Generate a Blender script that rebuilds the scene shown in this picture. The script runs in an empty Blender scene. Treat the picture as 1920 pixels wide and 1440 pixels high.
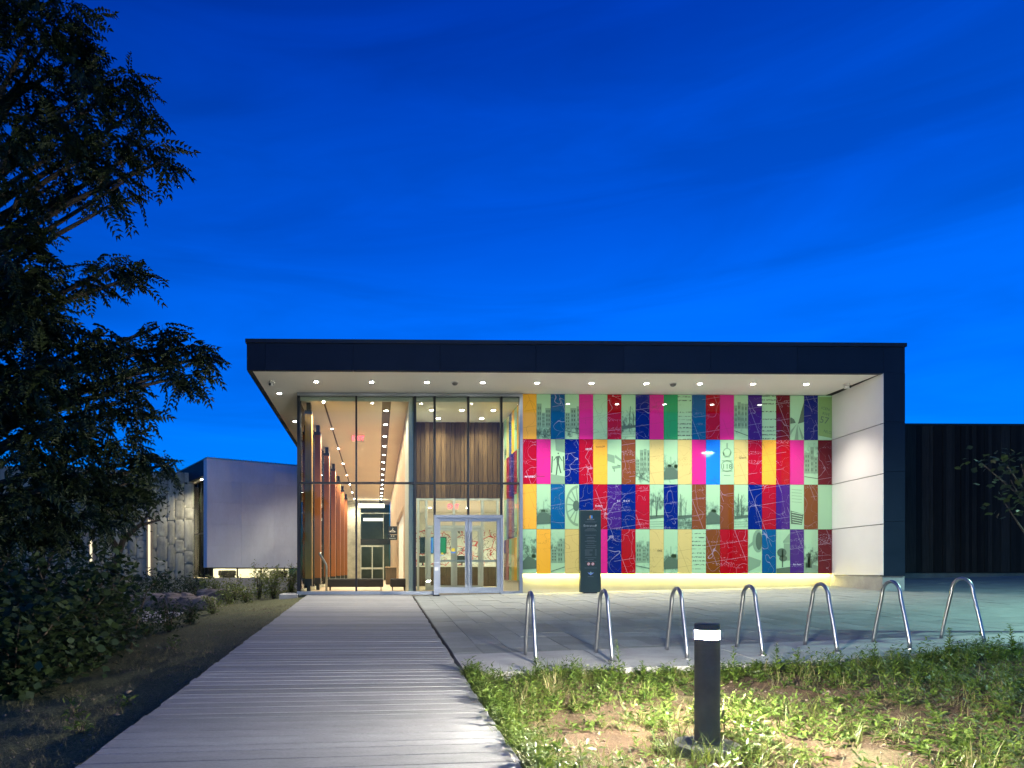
import bpy, math, random
import numpy as np
from mathutils import Vector, Matrix, Euler

random.seed(7); RNG = np.random.default_rng(7)
SC = bpy.context.scene
COL = SC.collection

# ------------------------------------------------------------------ camera, sky, exposure
YAW = math.radians(1.1)           # looking a hair to the right of the building's depth axis
FPX, PPX, PPY = 1280.0, 732.0, 1072.0   # focal length and principal point in photograph pixels
CAM_Z = 0.606
cam = bpy.data.cameras.new('camera'); cam_o = bpy.data.objects.new('camera', cam); COL.objects.link(cam_o)
cam.sensor_width = 36; cam.lens = 24
cam.shift_x = (960 - PPX) / 1920; cam.shift_y = (PPY - 720) / 1920
cam.clip_start = .05; cam.clip_end = 2000
cam_o.location = (0, 0, CAM_Z); cam_o.rotation_euler = (math.pi / 2, 0, -YAW)
SC.camera = cam_o

SUN_AZ = math.radians(200); SUN_EL = math.radians(2.0)      # the sun has just set behind the camera
world = bpy.data.worlds.new('World'); SC.world = world; world.use_nodes = True
wn = world.node_tree; bg = wn.nodes['Background']
sky = wn.nodes.new('ShaderNodeTexSky'); sky.sky_type = 'NISHITA'; sky.sun_disc = False
sky.sun_elevation = SUN_EL; sky.sun_rotation = SUN_AZ; sky.ozone_density = 8.6; sky.dust_density = .5; sky.air_density = 1.0
bg.inputs['Strength'].default_value = .15
def _wl(a, b): wn.links.new(a, b)
tc = wn.nodes.new('ShaderNodeTexCoord'); mp = wn.nodes.new('ShaderNodeMapping')
mp.inputs['Rotation'].default_value = (0, math.radians(-22), 0); mp.inputs['Scale'].default_value = (1.1, 1.1, 7.5)
_wl(tc.outputs['Generated'], mp.inputs['Vector'])
nz = wn.nodes.new('ShaderNodeTexNoise'); nz.inputs['Scale'].default_value = 2.0; nz.inputs['Detail'].default_value = 8
nz.inputs['Roughness'].default_value = .54; nz.inputs['Distortion'].default_value = .7
_wl(mp.outputs[0], nz.inputs['Vector'])
cr = wn.nodes.new('ShaderNodeMapRange'); cr.inputs['From Min'].default_value = .32; cr.inputs['From Max'].default_value = .68
cr.inputs['To Min'].default_value = 1.64; cr.inputs['To Max'].default_value = 2.16
_wl(nz.outputs['Fac'], cr.inputs['Value'])
# blue hour: paler towards the horizon, deeper overhead, the same all the way round
sz = wn.nodes.new('ShaderNodeSeparateXYZ'); _wl(tc.outputs['Generated'], sz.inputs[0])
gr = wn.nodes.new('ShaderNodeValToRGB'); gr.color_ramp.interpolation = 'EASE'; ge = gr.color_ramp.elements
while len(ge) < 5: ge.new(.5)
for el, (p, c) in zip(ge, ((0, (.26, .66, .62)), (.32, (.34, .52, .50)), (.47, (.43, .395, .435)), (.66, (.40, .27, .385)), (1, (.36, .23, .34)))): el.position = p; el.color = (*c, 1)
_wl(sz.outputs[2], gr.inputs[0])
tint = wn.nodes.new('ShaderNodeVectorMath'); tint.operation = 'MULTIPLY'; _wl(sky.outputs[0], tint.inputs[0]); _wl(gr.outputs[0], tint.inputs[1])
vm = wn.nodes.new('ShaderNodeVectorMath'); vm.operation = 'SCALE'
_wl(tint.outputs[0], vm.inputs[0]); _wl(cr.outputs[0], vm.inputs['Scale']); _wl(vm.outputs[0], bg.inputs['Color'])

sun = bpy.data.lights.new('sun', 'SUN'); sun_o = bpy.data.objects.new('sun', sun); COL.objects.link(sun_o)
sun.energy = .004; sun.angle = math.radians(25); sun.color = (.8, .82, 1.0)   # last afterglow behind the camera
_d = Vector((math.sin(SUN_AZ) * math.cos(.25), math.cos(SUN_AZ) * math.cos(.25), math.sin(.25)))
sun_o.rotation_euler = _d.to_track_quat('Z', 'Y').to_euler(); sun_o.location = (-20, -40, 30)

SC.view_settings.view_transform = 'Standard'; SC.view_settings.look = 'None'
SC.view_settings.gamma = 1; SC.view_settings.use_curve_mapping = False
SC.view_settings.exposure = 2.4                              # long exposure at blue hour
SC.render.engine = 'CYCLES'
SC.cycles.use_denoising = True; SC.cycles.use_adaptive_sampling = True; SC.cycles.adaptive_threshold = .012
SC.cycles.max_bounces = 9; SC.cycles.diffuse_bounces = 5; SC.cycles.glossy_bounces = 4
SC.cycles.transparent_max_bounces = 40; SC.cycles.transmission_bounces = 6
SC.cycles.sample_clamp_indirect = 4; SC.cycles.use_light_tree = True
SC.cycles.caustics_reflective = False; SC.cycles.caustics_refractive = False

# ------------------------------------------------------------------ pixel helpers (a pixel gives a direction only)
CY, SY = math.cos(YAW), math.sin(YAW)
def ray(px, py):
    u, v = (px - PPX) / FPX, (PPY - py) / FPX
    return (u * CY + SY, CY - u * SY, v)
def at(px, py, Y):
    d = ray(px, py); t = Y / d[1]
    return Vector((d[0] * t, Y, CAM_Z + d[2] * t))
def XA(px, Y): return at(px, 1000, Y).x
def ZA(px, py, Y): return at(px, py, Y).z

# ------------------------------------------------------------------ terrain heights
def deck_z(Y): return -.046 - .043 * (19.4 - Y)
def plaza_z(X, Y): return min(-.043 * (19.4 - min(Y, 22.5)) + .0227 * (min(X, 26) - 4.1), .7)
def bump(x, y): return .018 * math.sin(x * 2.1 + y * 1.3) + .014 * math.sin(x * 5.3 - y * 3.7) + .010 * math.sin(9.1 * x + 7.7 * y)
def strip_front(X): return 7.88 + .03 * (X - 1.2) + .30 * max(0, X - 5.6)
def strip_back(X): return 9.15 + .075 * (X - .9)
def ground_z(X, Y):
    if X < -1.9:
        d = max(0, -2 - X); b = deck_z(min(Y, 19.4))
        return b - .06 - .09 * min(d, 4) - .02 * min(max(0, d - 4), 20) + bump(X, Y) * min(1, .3 + d)
    if Y > 19.3: return -.35 if X < 14.2 else plaza_z(X, Y) - .02
    if X < 1.0: return deck_z(Y) - .22
    if Y < strip_front(X): return plaza_z(X, Y) - .10 + bump(X, Y) * 1.3
    return plaza_z(X, Y) - .3
def hit(px, py, f=ground_z):
    d = ray(px, py); t = 2.0
    while t < 90:
        x, y, z = d[0] * t, d[1] * t, CAM_Z + d[2] * t
        if z <= f(x, y): break
        t += .02
    return Vector((d[0] * t, d[1] * t, f(d[0] * t, d[1] * t)))

# ------------------------------------------------------------------ materials
def new_mat(name):
    m = bpy.data.materials.new(name); m.use_nodes = True
    return m, m.node_tree, m.node_tree.nodes['Principled BSDF']
def N(nt, t, **kw):
    n = nt.nodes.new(t)
    for k, v in kw.items(): setattr(n, k, v)
    return n
def coords(nt, kind='Object', scale=(1, 1, 1), rnd=True, rot=(0, 0, 0)):
    """texture vector; each object is shifted by its own random number so copies differ"""
    mp = N(nt, 'ShaderNodeMapping'); mp.inputs['Scale'].default_value = scale; mp.inputs['Rotation'].default_value = rot
    if kind == 'World': src = N(nt, 'ShaderNodeNewGeometry').outputs['Position']
    else: src = N(nt, 'ShaderNodeTexCoord').outputs[kind]
    nt.links.new(src, mp.inputs['Vector'])
    if not rnd: return mp.outputs[0]
    oi = N(nt, 'ShaderNodeObjectInfo'); a = N(nt, 'ShaderNodeVectorMath', operation='SCALE'); a.inputs[0].default_value = (37, 53, 71)
    nt.links.new(oi.outputs['Random'], a.inputs['Scale'])
    b = N(nt, 'ShaderNodeVectorMath', operation='ADD'); nt.links.new(mp.outputs[0], b.inputs[0]); nt.links.new(a.outputs[0], b.inputs[1])
    return b.outputs[0]
def noise(nt, vec, scale, detail=4, rough=.55, dist=0):
    n = N(nt, 'ShaderNodeTexNoise'); n.inputs['Scale'].default_value = scale; n.inputs['Detail'].default_value = detail
    n.inputs['Roughness'].default_value = rough; n.inputs['Distortion'].default_value = dist
    if vec is not None: nt.links.new(vec, n.inputs['Vector'])
    return n.outputs['Fac']
def ramp(nt, fac, stops):
    r = N(nt, 'ShaderNodeValToRGB'); e = r.color_ramp.elements
    while len(e) < len(stops): e.new(.5)
    for el, (p, c) in zip(e, stops): el.position = p; el.color = (*c, 1) if len(c) == 3 else c
    nt.links.new(fac, r.inputs[0]); return r.outputs[0]
def mathn(nt, op, a, b=None, c=None):
    n = N(nt, 'ShaderNodeMath', operation=op)
    for i, v in enumerate((a, b, c)):
        if v is None: continue
        if isinstance(v, (int, float)): n.inputs[i].default_value = v
        else: nt.links.new(v, n.inputs[i])
    return n.outputs[0]
def mix(nt, fac, a, b, blend='MIX'):
    n = N(nt, 'ShaderNodeMix', data_type='RGBA', blend_type=blend)
    for s, v in ((n.inputs[0], fac), (n.inputs[6], a), (n.inputs[7], b)):
        if isinstance(v, (int, float)): s.default_value = v
        elif isinstance(v, tuple): s.default_value = (*v, 1)
        else: nt.links.new(v, s)
    return n.outputs[2]
def bump_node(nt, bsdf, h, strength=.3, dist=.02):
    b = N(nt, 'ShaderNodeBump'); b.inputs['Strength'].default_value = strength; b.inputs['Distance'].default_value = dist
    nt.links.new(h, b.inputs['Height']); nt.links.new(b.outputs[0], bsdf.inputs['Normal'])
def surface(name, col, rough=.6, var=.25, scale=3, stretch=(1, 1, 1), metal=0, bump=.0, per_object=.0, kind='Object', spec=.5, detail=5, col2=None, fine=0):
    """a base colour with soft variation, grain and wear"""
    m, nt, b = new_mat(name)
    v = coords(nt, kind, stretch, rnd=(kind != 'World'))
    f = noise(nt, v, scale, detail, .6)
    lo = col2 or tuple(c * (1 - var) for c in col); hi = tuple(min(1, c * (1 + var * .8)) for c in col)
    c = ramp(nt, f, [(.3, lo), (.7, hi)])
    if fine:
        f2 = noise(nt, v, scale * 14, 3, .7); c = mix(nt, fine, c, ramp(nt, f2, [(.35, (.25, .25, .25)), (.65, (1, 1, 1))]), 'MULTIPLY')
    if per_object:
        oi = N(nt, 'ShaderNodeObjectInfo')
        k = mathn(nt, 'MULTIPLY_ADD', oi.outputs['Random'], per_object * 2, 1 - per_object)
        g = N(nt, 'ShaderNodeCombineColor'); [nt.links.new(k, g.inputs[i]) for i in range(3)]
        c = mix(nt, 1.0, c, g.outputs[0], 'MULTIPLY')
    nt.links.new(c, b.inputs['Base Color']); b.inputs['Roughness'].default_value = rough; b.inputs['Metallic'].default_value = metal
    b.inputs['Specular IOR Level'].default_value = spec
    r = mathn(nt, 'MULTIPLY_ADD', f, .25, rough - .125); nt.links.new(r, b.inputs['Roughness'])
    if bump: bump_node(nt, b, noise(nt, v, scale * 6, 5, .65), bump)
    return m
def emit(name, col, s):
    m, nt, b = new_mat(name); b.inputs['Base Color'].default_value = (*[min(1, c) for c in col], 1)
    b.inputs['Emission Color'].default_value = (*col, 1); b.inputs['Emission Strength'].default_value = s
    return m
def glass_mat(name, tint=(.93, .97, .95), refl=1.0):
    m = bpy.data.materials.new(name); m.use_nodes = True; nt = m.node_tree; nt.nodes.clear()
    o = N(nt, 'ShaderNodeOutputMaterial'); t = N(nt, 'ShaderNodeBsdfTransparent'); t.inputs[0].default_value = (*tint, 1)
    g = N(nt, 'ShaderNodeBsdfGlossy'); g.inputs['Roughness'].default_value = .004; g.inputs[0].default_value = (refl, refl, refl, 1)
    f = N(nt, 'ShaderNodeFresnel'); f.inputs[0].default_value = 1.45
    mx = N(nt, 'ShaderNodeMixShader'); nt.links.new(f.outputs[0], mx.inputs[0]); nt.links.new(t.outputs[0], mx.inputs[1]); nt.links.new(g.outputs[0], mx.inputs[2])
    nt.links.new(mx.outputs[0], o.inputs[0]); return m
def leaf_mat(name, a, b_, trans=.35, rough=.45):
    m, nt, b = new_mat(name)
    g = N(nt, 'ShaderNodeNewGeometry'); v = coords(nt, 'World', rnd=False)
    f = mathn(nt, 'ADD', mathn(nt, 'MULTIPLY', g.outputs['Random Per Island'], .6), mathn(nt, 'MULTIPLY', noise(nt, v, 1.6, 3), .5))
    c = ramp(nt, f, [(.2, a), (.55, tuple((x + y) / 2 for x, y in zip(a, b_))), (.9, b_)])
    nt.links.new(c, b.inputs['Base Color']); b.inputs['Roughness'].default_value = rough
    tr = N(nt, 'ShaderNodeBsdfTranslucent'); nt.links.new(c, tr.inputs[0])
    mx = N(nt, 'ShaderNodeMixShader'); mx.inputs[0].default_value = trans
    nt.links.new(b.outputs[0], mx.inputs[1]); nt.links.new(tr.outputs[0], mx.inputs[2])
    nt.links.new(mx.outputs[0], nt.nodes['Material Output'].inputs[0]); return m

M = {}
M['navy_panel'] = surface('dark zinc cladding', (.010, .019, .036), .6, .18, 1.2, per_object=.08, spec=.2)
M['cap'] = surface('black cap flashing', (.012, .012, .014), .5, .2)
M['soffit'] = surface('soffit plaster', (.93, .90, .83), .8, .02, .8)
M['white_panel'] = surface('white cladding', (.80, .79, .77), .45, .035, 1.1, per_object=.02)
M['concrete'] = surface('concrete', (.36, .36, .34), .85, .22, 2.2, bump=.15, kind='World', fine=.12)
M['plinth_wall'] = surface('painted plinth', (.60, .57, .40), .8, .08, 2, kind='World')
M['silver'] = surface('anodised aluminium', (.27, .30, .35), .42, .08, 6, metal=.75)
M['dark_alu'] = surface('dark aluminium', (.014, .018, .026), .5, .15, 6, spec=.25)
M['pale_alu'] = surface('pale aluminium frame', (.50, .53, .46), .5, .06, 5, metal=.2)
M['steel'] = surface('stainless steel', (.42, .43, .43), .38, .2, 30, stretch=(1, 1, .05), metal=1)
M['glass'] = glass_mat('clear glass', refl=.45)
M['green_glass'] = glass_mat('green tinted glass', (.78, .95, .74), .35)
M['ceiling'] = surface('lobby ceiling', (.82, .74, .63), .9, .03, .6)
M['warm_white'] = surface('white interior paint', (.78, .75, .66), .8, .04, 1)
M['floor_wood'] = surface('lobby floor', (.52, .40, .27), .35, .16, 2.5, stretch=(5, .5, 1), kind='World')
M['timber'] = surface('glulam timber', (.22, .062, .010), .85, .2, 5, stretch=(9, 9, .5), per_object=.12)
M['timber_lit'] = surface('glulam timber with painted light', (.33, .17, .03), .75, .22, 5, stretch=(9, 9, .5))  # lighter copy of the column timber: light on the first column painted in
M['slat'] = surface('pale oak panel', (.43, .30, .19), .5, .18, 4, stretch=(8, 8, .5), per_object=.12)
M['barnwood'] = surface('weathered barn board', (.110, .068, .034), .85, .5, 4, stretch=(10, 10, .45), per_object=.36, bump=.3, spec=.1)
M['brown_wood'] = surface('dark walnut', (.085, .055, .032), .5, .4, 5, stretch=(10, 10, .5), per_object=.15)
M['black_board'] = surface('charred vertical cladding', (.024, .020, .016), .85, .45, 4, stretch=(12, 12, .4), per_object=.5, bump=.35, spec=.12)
M['wing_plinth'] = surface('dark concrete plinth', (.12, .13, .12), .9, .2, kind='World', spec=.2)
M['bollard_base'] = surface('stained concrete footing', (.13, .13, .125), .9, .35, 5, bump=.3, fine=.2)
M['slot'] = surface('dark ceiling slot', (.16, .13, .10), .8, .2)
M['stone'] = surface('split limestone', (.36, .335, .26), .92, .30, 2.2, per_object=.14, bump=.35, fine=.2)
M['stone_back'] = surface('mortar', (.10, .10, .095), .95, .2)
M['box_wall'] = surface('pale plaster cube', (.55, .59, .66), .85, .10, .6, stretch=(1.5, 1.5, .6), fine=.08, per_object=.03, kind='World')
M['paver'] = surface('granite paver', (.215, .235, .225), .75, .18, 3, per_object=.20, fine=.25, bump=.12)
M['paver_far'] = surface('granite paver field', (.215, .235, .225), .75, .22, 1.6, stretch=(1, 1.6, 1), kind='World', fine=.2)
M['plank'] = surface('weathered grey deck board', (.25, .254, .255), .8, .16, 2.2, stretch=(1.2, 4, 4), per_object=.17, fine=.3, bump=.35)
M['joist'] = surface('deck joist', (.035, .03, .026), .9, .3)
M['bench'] = surface('dark upholstery', (.032, .030, .028), .85, .2, 10, bump=.1)
M['black'] = surface('black plastic', (.012, .012, .013), .4, .2)
M['white_plastic'] = surface('white plastic', (.72, .72, .70), .4, .03)
M['totem'] = surface('dark teal sign panel', (.016, .040, .042), .42, .12, 2)
M['print_grey'] = surface('pale sign lettering', (.30, .33, .33), .6, .05)
M['bollard'] = surface('bronze bollard paint', (.15, .125, .10), .65, .2, 8, bump=.04)
M['bark'] = surface('bark', (.055, .045, .036), .95, .45, 6, stretch=(4, 4, .7), bump=.8)
M['twig'] = surface('twig', (.09, .065, .045), .9, .3)
M['boulder'] = surface('boulder', (.20, .16, .14), .9, .45, 3, bump=.7, fine=.3)
M['gravel'] = surface('pale gravel', (.40, .38, .36), .95, .3, 9, bump=.8, fine=.5, kind='World')
M['lens'] = emit('frosted lamp lens', (1, .95, .84), 26)
M['soffit_lens'] = emit('frosted soffit lamp dome', (1, .95, .84), 46)
M['exit'] = emit('lit exit sign letters', (1, .05, .08), 1.5)
M['led'] = emit('yellow led strip', (1, .84, .24), 26)
M['screen_blue'] = None

# ------------------------------------------------------------------ mesh building
class MB:
    def __init__(s): s.v = []; s.f = []
    def box(s, x0, x1, y0, y1, z0, z1):
        i = len(s.v); s.v += [(x0,y0,z0),(x1,y0,z0),(x1,y1,z0),(x0,y1,z0),(x0,y0,z1),(x1,y0,z1),(x1,y1,z1),(x0,y1,z1)]
        s.f += [(i,i+3,i+2,i+1),(i+4,i+5,i+6,i+7),(i,i+1,i+5,i+4),(i+1,i+2,i+6,i+5),(i+2,i+3,i+7,i+6),(i+3,i,i+4,i+7)]; return s
    def slab(s, pts, z0, z1):
        """vertical prism over an outline; z0, z1 numbers or functions of (x, y)"""
        a = z0 if callable(z0) else (lambda x, y: z0); b = z1 if callable(z1) else (lambda x, y: z1)
        i, n = len(s.v), len(pts)
        s.v += [(x, y, a(x, y)) for x, y in pts] + [(x, y, b(x, y)) for x, y in pts]
        s.f += [tuple(range(i + n - 1, i - 1, -1)), tuple(range(i + n, i + 2 * n))]
        s.f += [(i + k, i + (k + 1) % n, i + n + (k + 1) % n, i + n + k) for k in range(n)]; return s
    def bbox(s, x0, x1, y0, y1, z0, z1, c=.01):
        """box with chamfered vertical and top edges"""
        i = len(s.v)
        for z, d in ((z0, 0), (z1 - c, 0), (z1, c)):
            X0, X1, Y0, Y1 = x0 + d, x1 - d, y0 + d, y1 - d
            s.v += [(X0,Y0,z),(X1,Y0,z),(X1,Y1,z),(X0,Y1,z)]
        s.f += [(i, i+3, i+2, i+1), (i+8, i+9, i+10, i+11)]
        for L in (0, 4):
            s.f += [(i+L+k, i+L+(k+1) % 4, i+L+4+(k+1) % 4, i+L+4+k) for k in range(4)]
        return s
    def lathe(s, prof, cx=0, cy=0, n=28):
        i = len(s.v)
        for r, z in prof:
            s.v += [(cx + r * math.cos(2*math.pi*k/n), cy + r * math.sin(2*math.pi*k/n), z) for k in range(n)]
        for j in range(len(prof) - 1):
            s.f += [(i+j*n+k, i+j*n+(k+1) % n, i+(j+1)*n+(k+1) % n, i+(j+1)*n+k) for k in range(n)]
        s.f += [tuple(range(i+n-1, i-1, -1)), tuple(range(i+(len(prof)-1)*n, i+len(prof)*n))]; return s
    def tube(s, path, r, n=8):
        path = [Vector(p) for p in path]; rs = r if isinstance(r, (list, tuple)) else [r] * len(path)
        i = len(s.v); up = Vector((.31, .17, .93))
        for k, p in enumerate(path):
            t = (path[min(k+1, len(path)-1)] - path[max(k-1, 0)]).normalized()
            a = t.cross(up).normalized() if abs(t.dot(up)) < .98 else t.cross(Vector((1, 0, 0))).normalized(); b = t.cross(a)
            s.v += [tuple(p + rs[k] * (a * math.cos(2*math.pi*q/n) + b * math.sin(2*math.pi*q/n))) for q in range(n)]
        for k in range(len(path) - 1):
            s.f += [(i+k*n+q, i+k*n+(q+1) % n, i+(k+1)*n+(q+1) % n, i+(k+1)*n+q) for q in range(n)]
        s.f += [tuple(range(i+n-1, i-1, -1)), tuple(range(i+(len(path)-1)*n, i+len(path)*n))]; return s
    def poly(s, pts):
        i = len(s.v); s.v += list(pts); s.f.append(tuple(range(i, i + len(pts)))); return s
    def mesh(s, name, mat=None, smooth=False):
        me = bpy.data.meshes.new(name); me.from_pydata(s.v, [], s.f)
        if mat is not None: me.materials.append(mat)
        if smooth: me.polygons.foreach_set('use_smooth', [True] * len(me.polygons))
        me.update(); return me
    def build(s, name, mat, parent=None, smooth=False, local=False):
        return put(name, s.mesh(name, mat, smooth), parent, local)
def put(name, data, parent=None, local=False, loc=None, rz=0):
    o = bpy.data.objects.new(name, data); COL.objects.link(o)
    if loc is not None: o.location = loc
    o.rotation_euler.z = rz
    if parent is not None:
        o.parent = parent
        if not local: o.matrix_parent_inverse = inv_of(parent)
    return o
def world_of(o):
    m = Matrix.LocRotScale(o.location, o.rotation_euler, o.scale)
    return m if o.parent is None else world_of(o.parent) @ o.matrix_parent_inverse @ m
def inv_of(o): return world_of(o).inverted()
def tag(o, label=None, cat=None, group=None, kind=None):
    for k, v in (('label', label), ('category', cat), ('group', group), ('kind', kind)):
        if v: o[k] = v
    return o
def thing(name, loc, label, cat, group=None, rz=0):
    o = bpy.data.objects.new(name, None); COL.objects.link(o); o.location = loc; o.rotation_euler.z = rz; o.empty_display_size = .2
    return tag(o, label, cat, group)
def copy_tree(o, parent=None):
    c = o.copy(); COL.objects.link(c); c.parent = parent
    for ch in list(o.children): copy_tree(ch, c)
    return c
def np_mesh(name, V, F, mat, smooth=False):
    """triangles or quads from numpy arrays"""
    V = np.asarray(V, dtype=np.float32); F = np.asarray(F, dtype=np.int32); k = F.shape[1]
    me = bpy.data.meshes.new(name); me.vertices.add(len(V)); me.vertices.foreach_set('co', V.ravel())
    me.loops.add(F.size); me.loops.foreach_set('vertex_index', F.ravel())
    me.polygons.add(len(F)); me.polygons.foreach_set('loop_start', np.arange(len(F), dtype=np.int32) * k)
    if smooth: me.polygons.foreach_set('use_smooth', np.ones(len(F), dtype=bool))
    me.update(calc_edges=True); me.validate()
    if mat: me.materials.append(mat)
    return me
def text_mesh(s, size, align='CENTER'):
    c = bpy.data.curves.new('lettering', 'FONT'); c.body = s; c.size = size; c.align_x = align; c.align_y = 'CENTER'; c.resolution_u = 2
    o = bpy.data.objects.new('tmp', c); COL.objects.link(o)
    me = bpy.data.meshes.new_from_object(o.evaluated_get(bpy.context.evaluated_depsgraph_get()))
    bpy.data.objects.remove(o); bpy.data.curves.remove(c)
    me.transform(Matrix.Rotation(math.pi / 2, 4, 'X')); return me
def letter(parent, s, size, mat, x, y, z, ry=0, name='lettering', local=False, rz=0):
    me = text_mesh(s, size)
    if ry: me.transform(Matrix.Rotation(ry, 4, 'Y'))
    if rz: me.transform(Matrix.Rotation(rz, 4, 'Z'))
    me.transform(Matrix.Translation((x, y, z))); me.materials.append(mat)
    return put(name, me, parent, local)
def spot(parent, loc, watts, col=(1, .93, .80), angle=150, radius=.05, aim=None, local=False):
    l = bpy.data.lights.new('lamp', 'SPOT'); l.energy = watts; l.color = col; l.spot_size = math.radians(angle); l.spot_blend = .9; l.shadow_soft_size = radius
    o = put('lamp', l, None); o.location = loc
    if aim is not None: o.rotation_euler = (-Vector(aim)).to_track_quat('Z', 'Y').to_euler()
    o.parent = parent
    if not local: o.matrix_parent_inverse = inv_of(parent)
    return o

YW, YF = 19.4, 17.2            # wall plane and front edge of the roof
Z_SOF, Z_CEIL = 5.69, 5.50
X_L, X_LOBR = -2.2, .90        # lobby side walls
X_MUR = XA(978.5, YW)          # where the glass meets the mural
X_MUR1 = XA(1560, YW)
X_ROOFL, X_PIER0, X_PIER1 = -3.28, XA(1656, YF), XA(1697, YF)
Z_TOP = 6.45
Z_MB = ZA(1270, 1076.5, YW)    # mural bottom
Z_MT = Z_SOF - .012
Y_END = 47.0

# ================================================================== GROUND
def ground_mat():
    m, nt, b = new_mat('soil with dry grass')
    v = coords(nt, 'World', rnd=False)
    soil = ramp(nt, noise(nt, v, 3.0, 6, .65), [(.3, (.062, .040, .024)), (.55, (.118, .080, .050)), (.75, (.165, .120, .080))])
    turf = ramp(nt, noise(nt, v, 26, 4, .7), [(.3, (.07, .085, .04)), (.6, (.16, .165, .085)), (.8, (.25, .215, .13))])
    f = noise(nt, v, .9, 5, .6)
    xs = N(nt, 'ShaderNodeSeparateXYZ'); nt.links.new(v, xs.inputs[0])
    left = mathn(nt, 'MULTIPLY', mathn(nt, 'LESS_THAN', xs.outputs[0], -2.0), .42)      # the verge beside the deck is turfed
    fac = ramp(nt, mathn(nt, 'ADD', f, mathn(nt, 'SUBTRACT', left, .12)), [(.45, (0, 0, 0)), (.62, (1, 1, 1))])
    c = mix(nt, fac, soil, turf)
    g = ramp(nt, noise(nt, v, 60, 3, .7), [(.35, (.55, .55, .55)), (.7, (1.15, 1.1, 1.05))])
    c = mix(nt, .8, c, g, 'MULTIPLY')
    nt.links.new(c, b.inputs['Base Color']); b.inputs['Roughness'].default_value = .95; b.inputs['Specular IOR Level'].default_value = .2
    h = mathn(nt, 'ADD', noise(nt, v, 22, 6, .7), mathn(nt, 'MULTIPLY', noise(nt, v, 90, 3), .5))
    bump_node(nt, b, h, .9, .035); return m
xs = np.concatenate([[-400, -150, -70, -45], np.arange(-32, -8, 1.0), np.arange(-8, -2.2, .16), [-2.05, -1.95, -1.85, .9, .97, 1.03],
                     np.arange(1.15, 9.4, .12), np.arange(9.6, 16, .8), np.arange(16, 30, 2), [40, 70, 150, 400]])
ys = np.concatenate([[-200, -60, -20, -8, -3, 0], np.arange(1, 10.4, .14), np.arange(10.5, 19.2, .4), [19.25, 19.35, 19.6], np.arange(20, 45, 1.2), [50, 70, 120, 250, 600]])
gv = [(x, y, ground_z(max(min(x, 60), -60), max(min(y, 60), -6))) for y in ys for x in xs]; nx = len(xs)
gf = [(j*nx+i, j*nx+i+1, (j+1)*nx+i+1, (j+1)*nx+i) for j in range(len(ys)-1) for i in range(nx-1)]
tag(put('ground', np_mesh('ground', gv, gf, ground_mat(), True)), 'bare soil and turf falling away from the building', None, kind='structure')

# ---- plaza: concrete bed, kerb strip and single pavers
X_PR = 26.0
pz = lambda x, y: plaza_z(x, y)
bed = MB().slab([(1.02, strip_back(1.02)), (14.2, strip_back(14.2)), (X_PR, strip_back(X_PR)), (X_PR, 21.9), (14.2, 21.9), (14.2, 19.32), (1.02, 19.32)],
                lambda x, y: pz(x, y) - .25, lambda x, y: pz(x, y) - .012)
plaza = tag(bed.build('plaza', M['stone_back']), 'grey paved forecourt in front of the mural', None, kind='structure')
sx = [1.02 + k * .45 for k in range(30)]
m = MB()
for a, b_ in zip(sx[::4], sx[4::4]):
    g = .006
    m2 = MB().slab([(a + g, strip_front(a)), (b_ - g, strip_front(b_)), (b_ - g, strip_back(b_) - .01), (a + g, strip_back(a) - .01)],
                   lambda x, y: pz(x, y) - .28, lambda x, y: pz(x, y) + .002)
    m2.build('kerb_slab', M['concrete'], plaza)
PW, PL = .405, .62
far = MB(); cols = int((X_PR - 1.03) / PW); rp = random.Random(3)
for c in range(cols):
    x0 = 1.03 + c * PW; off = rp.random() * PL; y = strip_back(x0) - PL + off
    ymax = 19.30 if x0 + PW < 14.2 else 21.8
    while y < ymax:
        L = PL * rp.choice((1, 1, 1.45, .7)); y0, y1 = max(y, strip_back(x0) + .004), min(y + L, ymax); y += L
        if y1 - y0 < .06: continue
        dz = rp.uniform(-.003, .003); g = .0038
        t = lambda x, yy: pz(x, yy) + dz
        pts = [(x0 + g, y0 + g), (x0 + PW - g, y0 + g), (x0 + PW - g, y1 - g), (x0 + g, y1 - g)]
        if y0 < 13.2 and x0 < 9.5:
            i = MB().slab(pts, lambda x, yy: pz(x, yy) - .05, t); i.build('paver', M['paver'], plaza)
        else: far.slab(pts, lambda x, yy: pz(x, yy) - .05, t)
tag(far.build('paver', M['paver_far'], plaza), kind='stuff')

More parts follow.
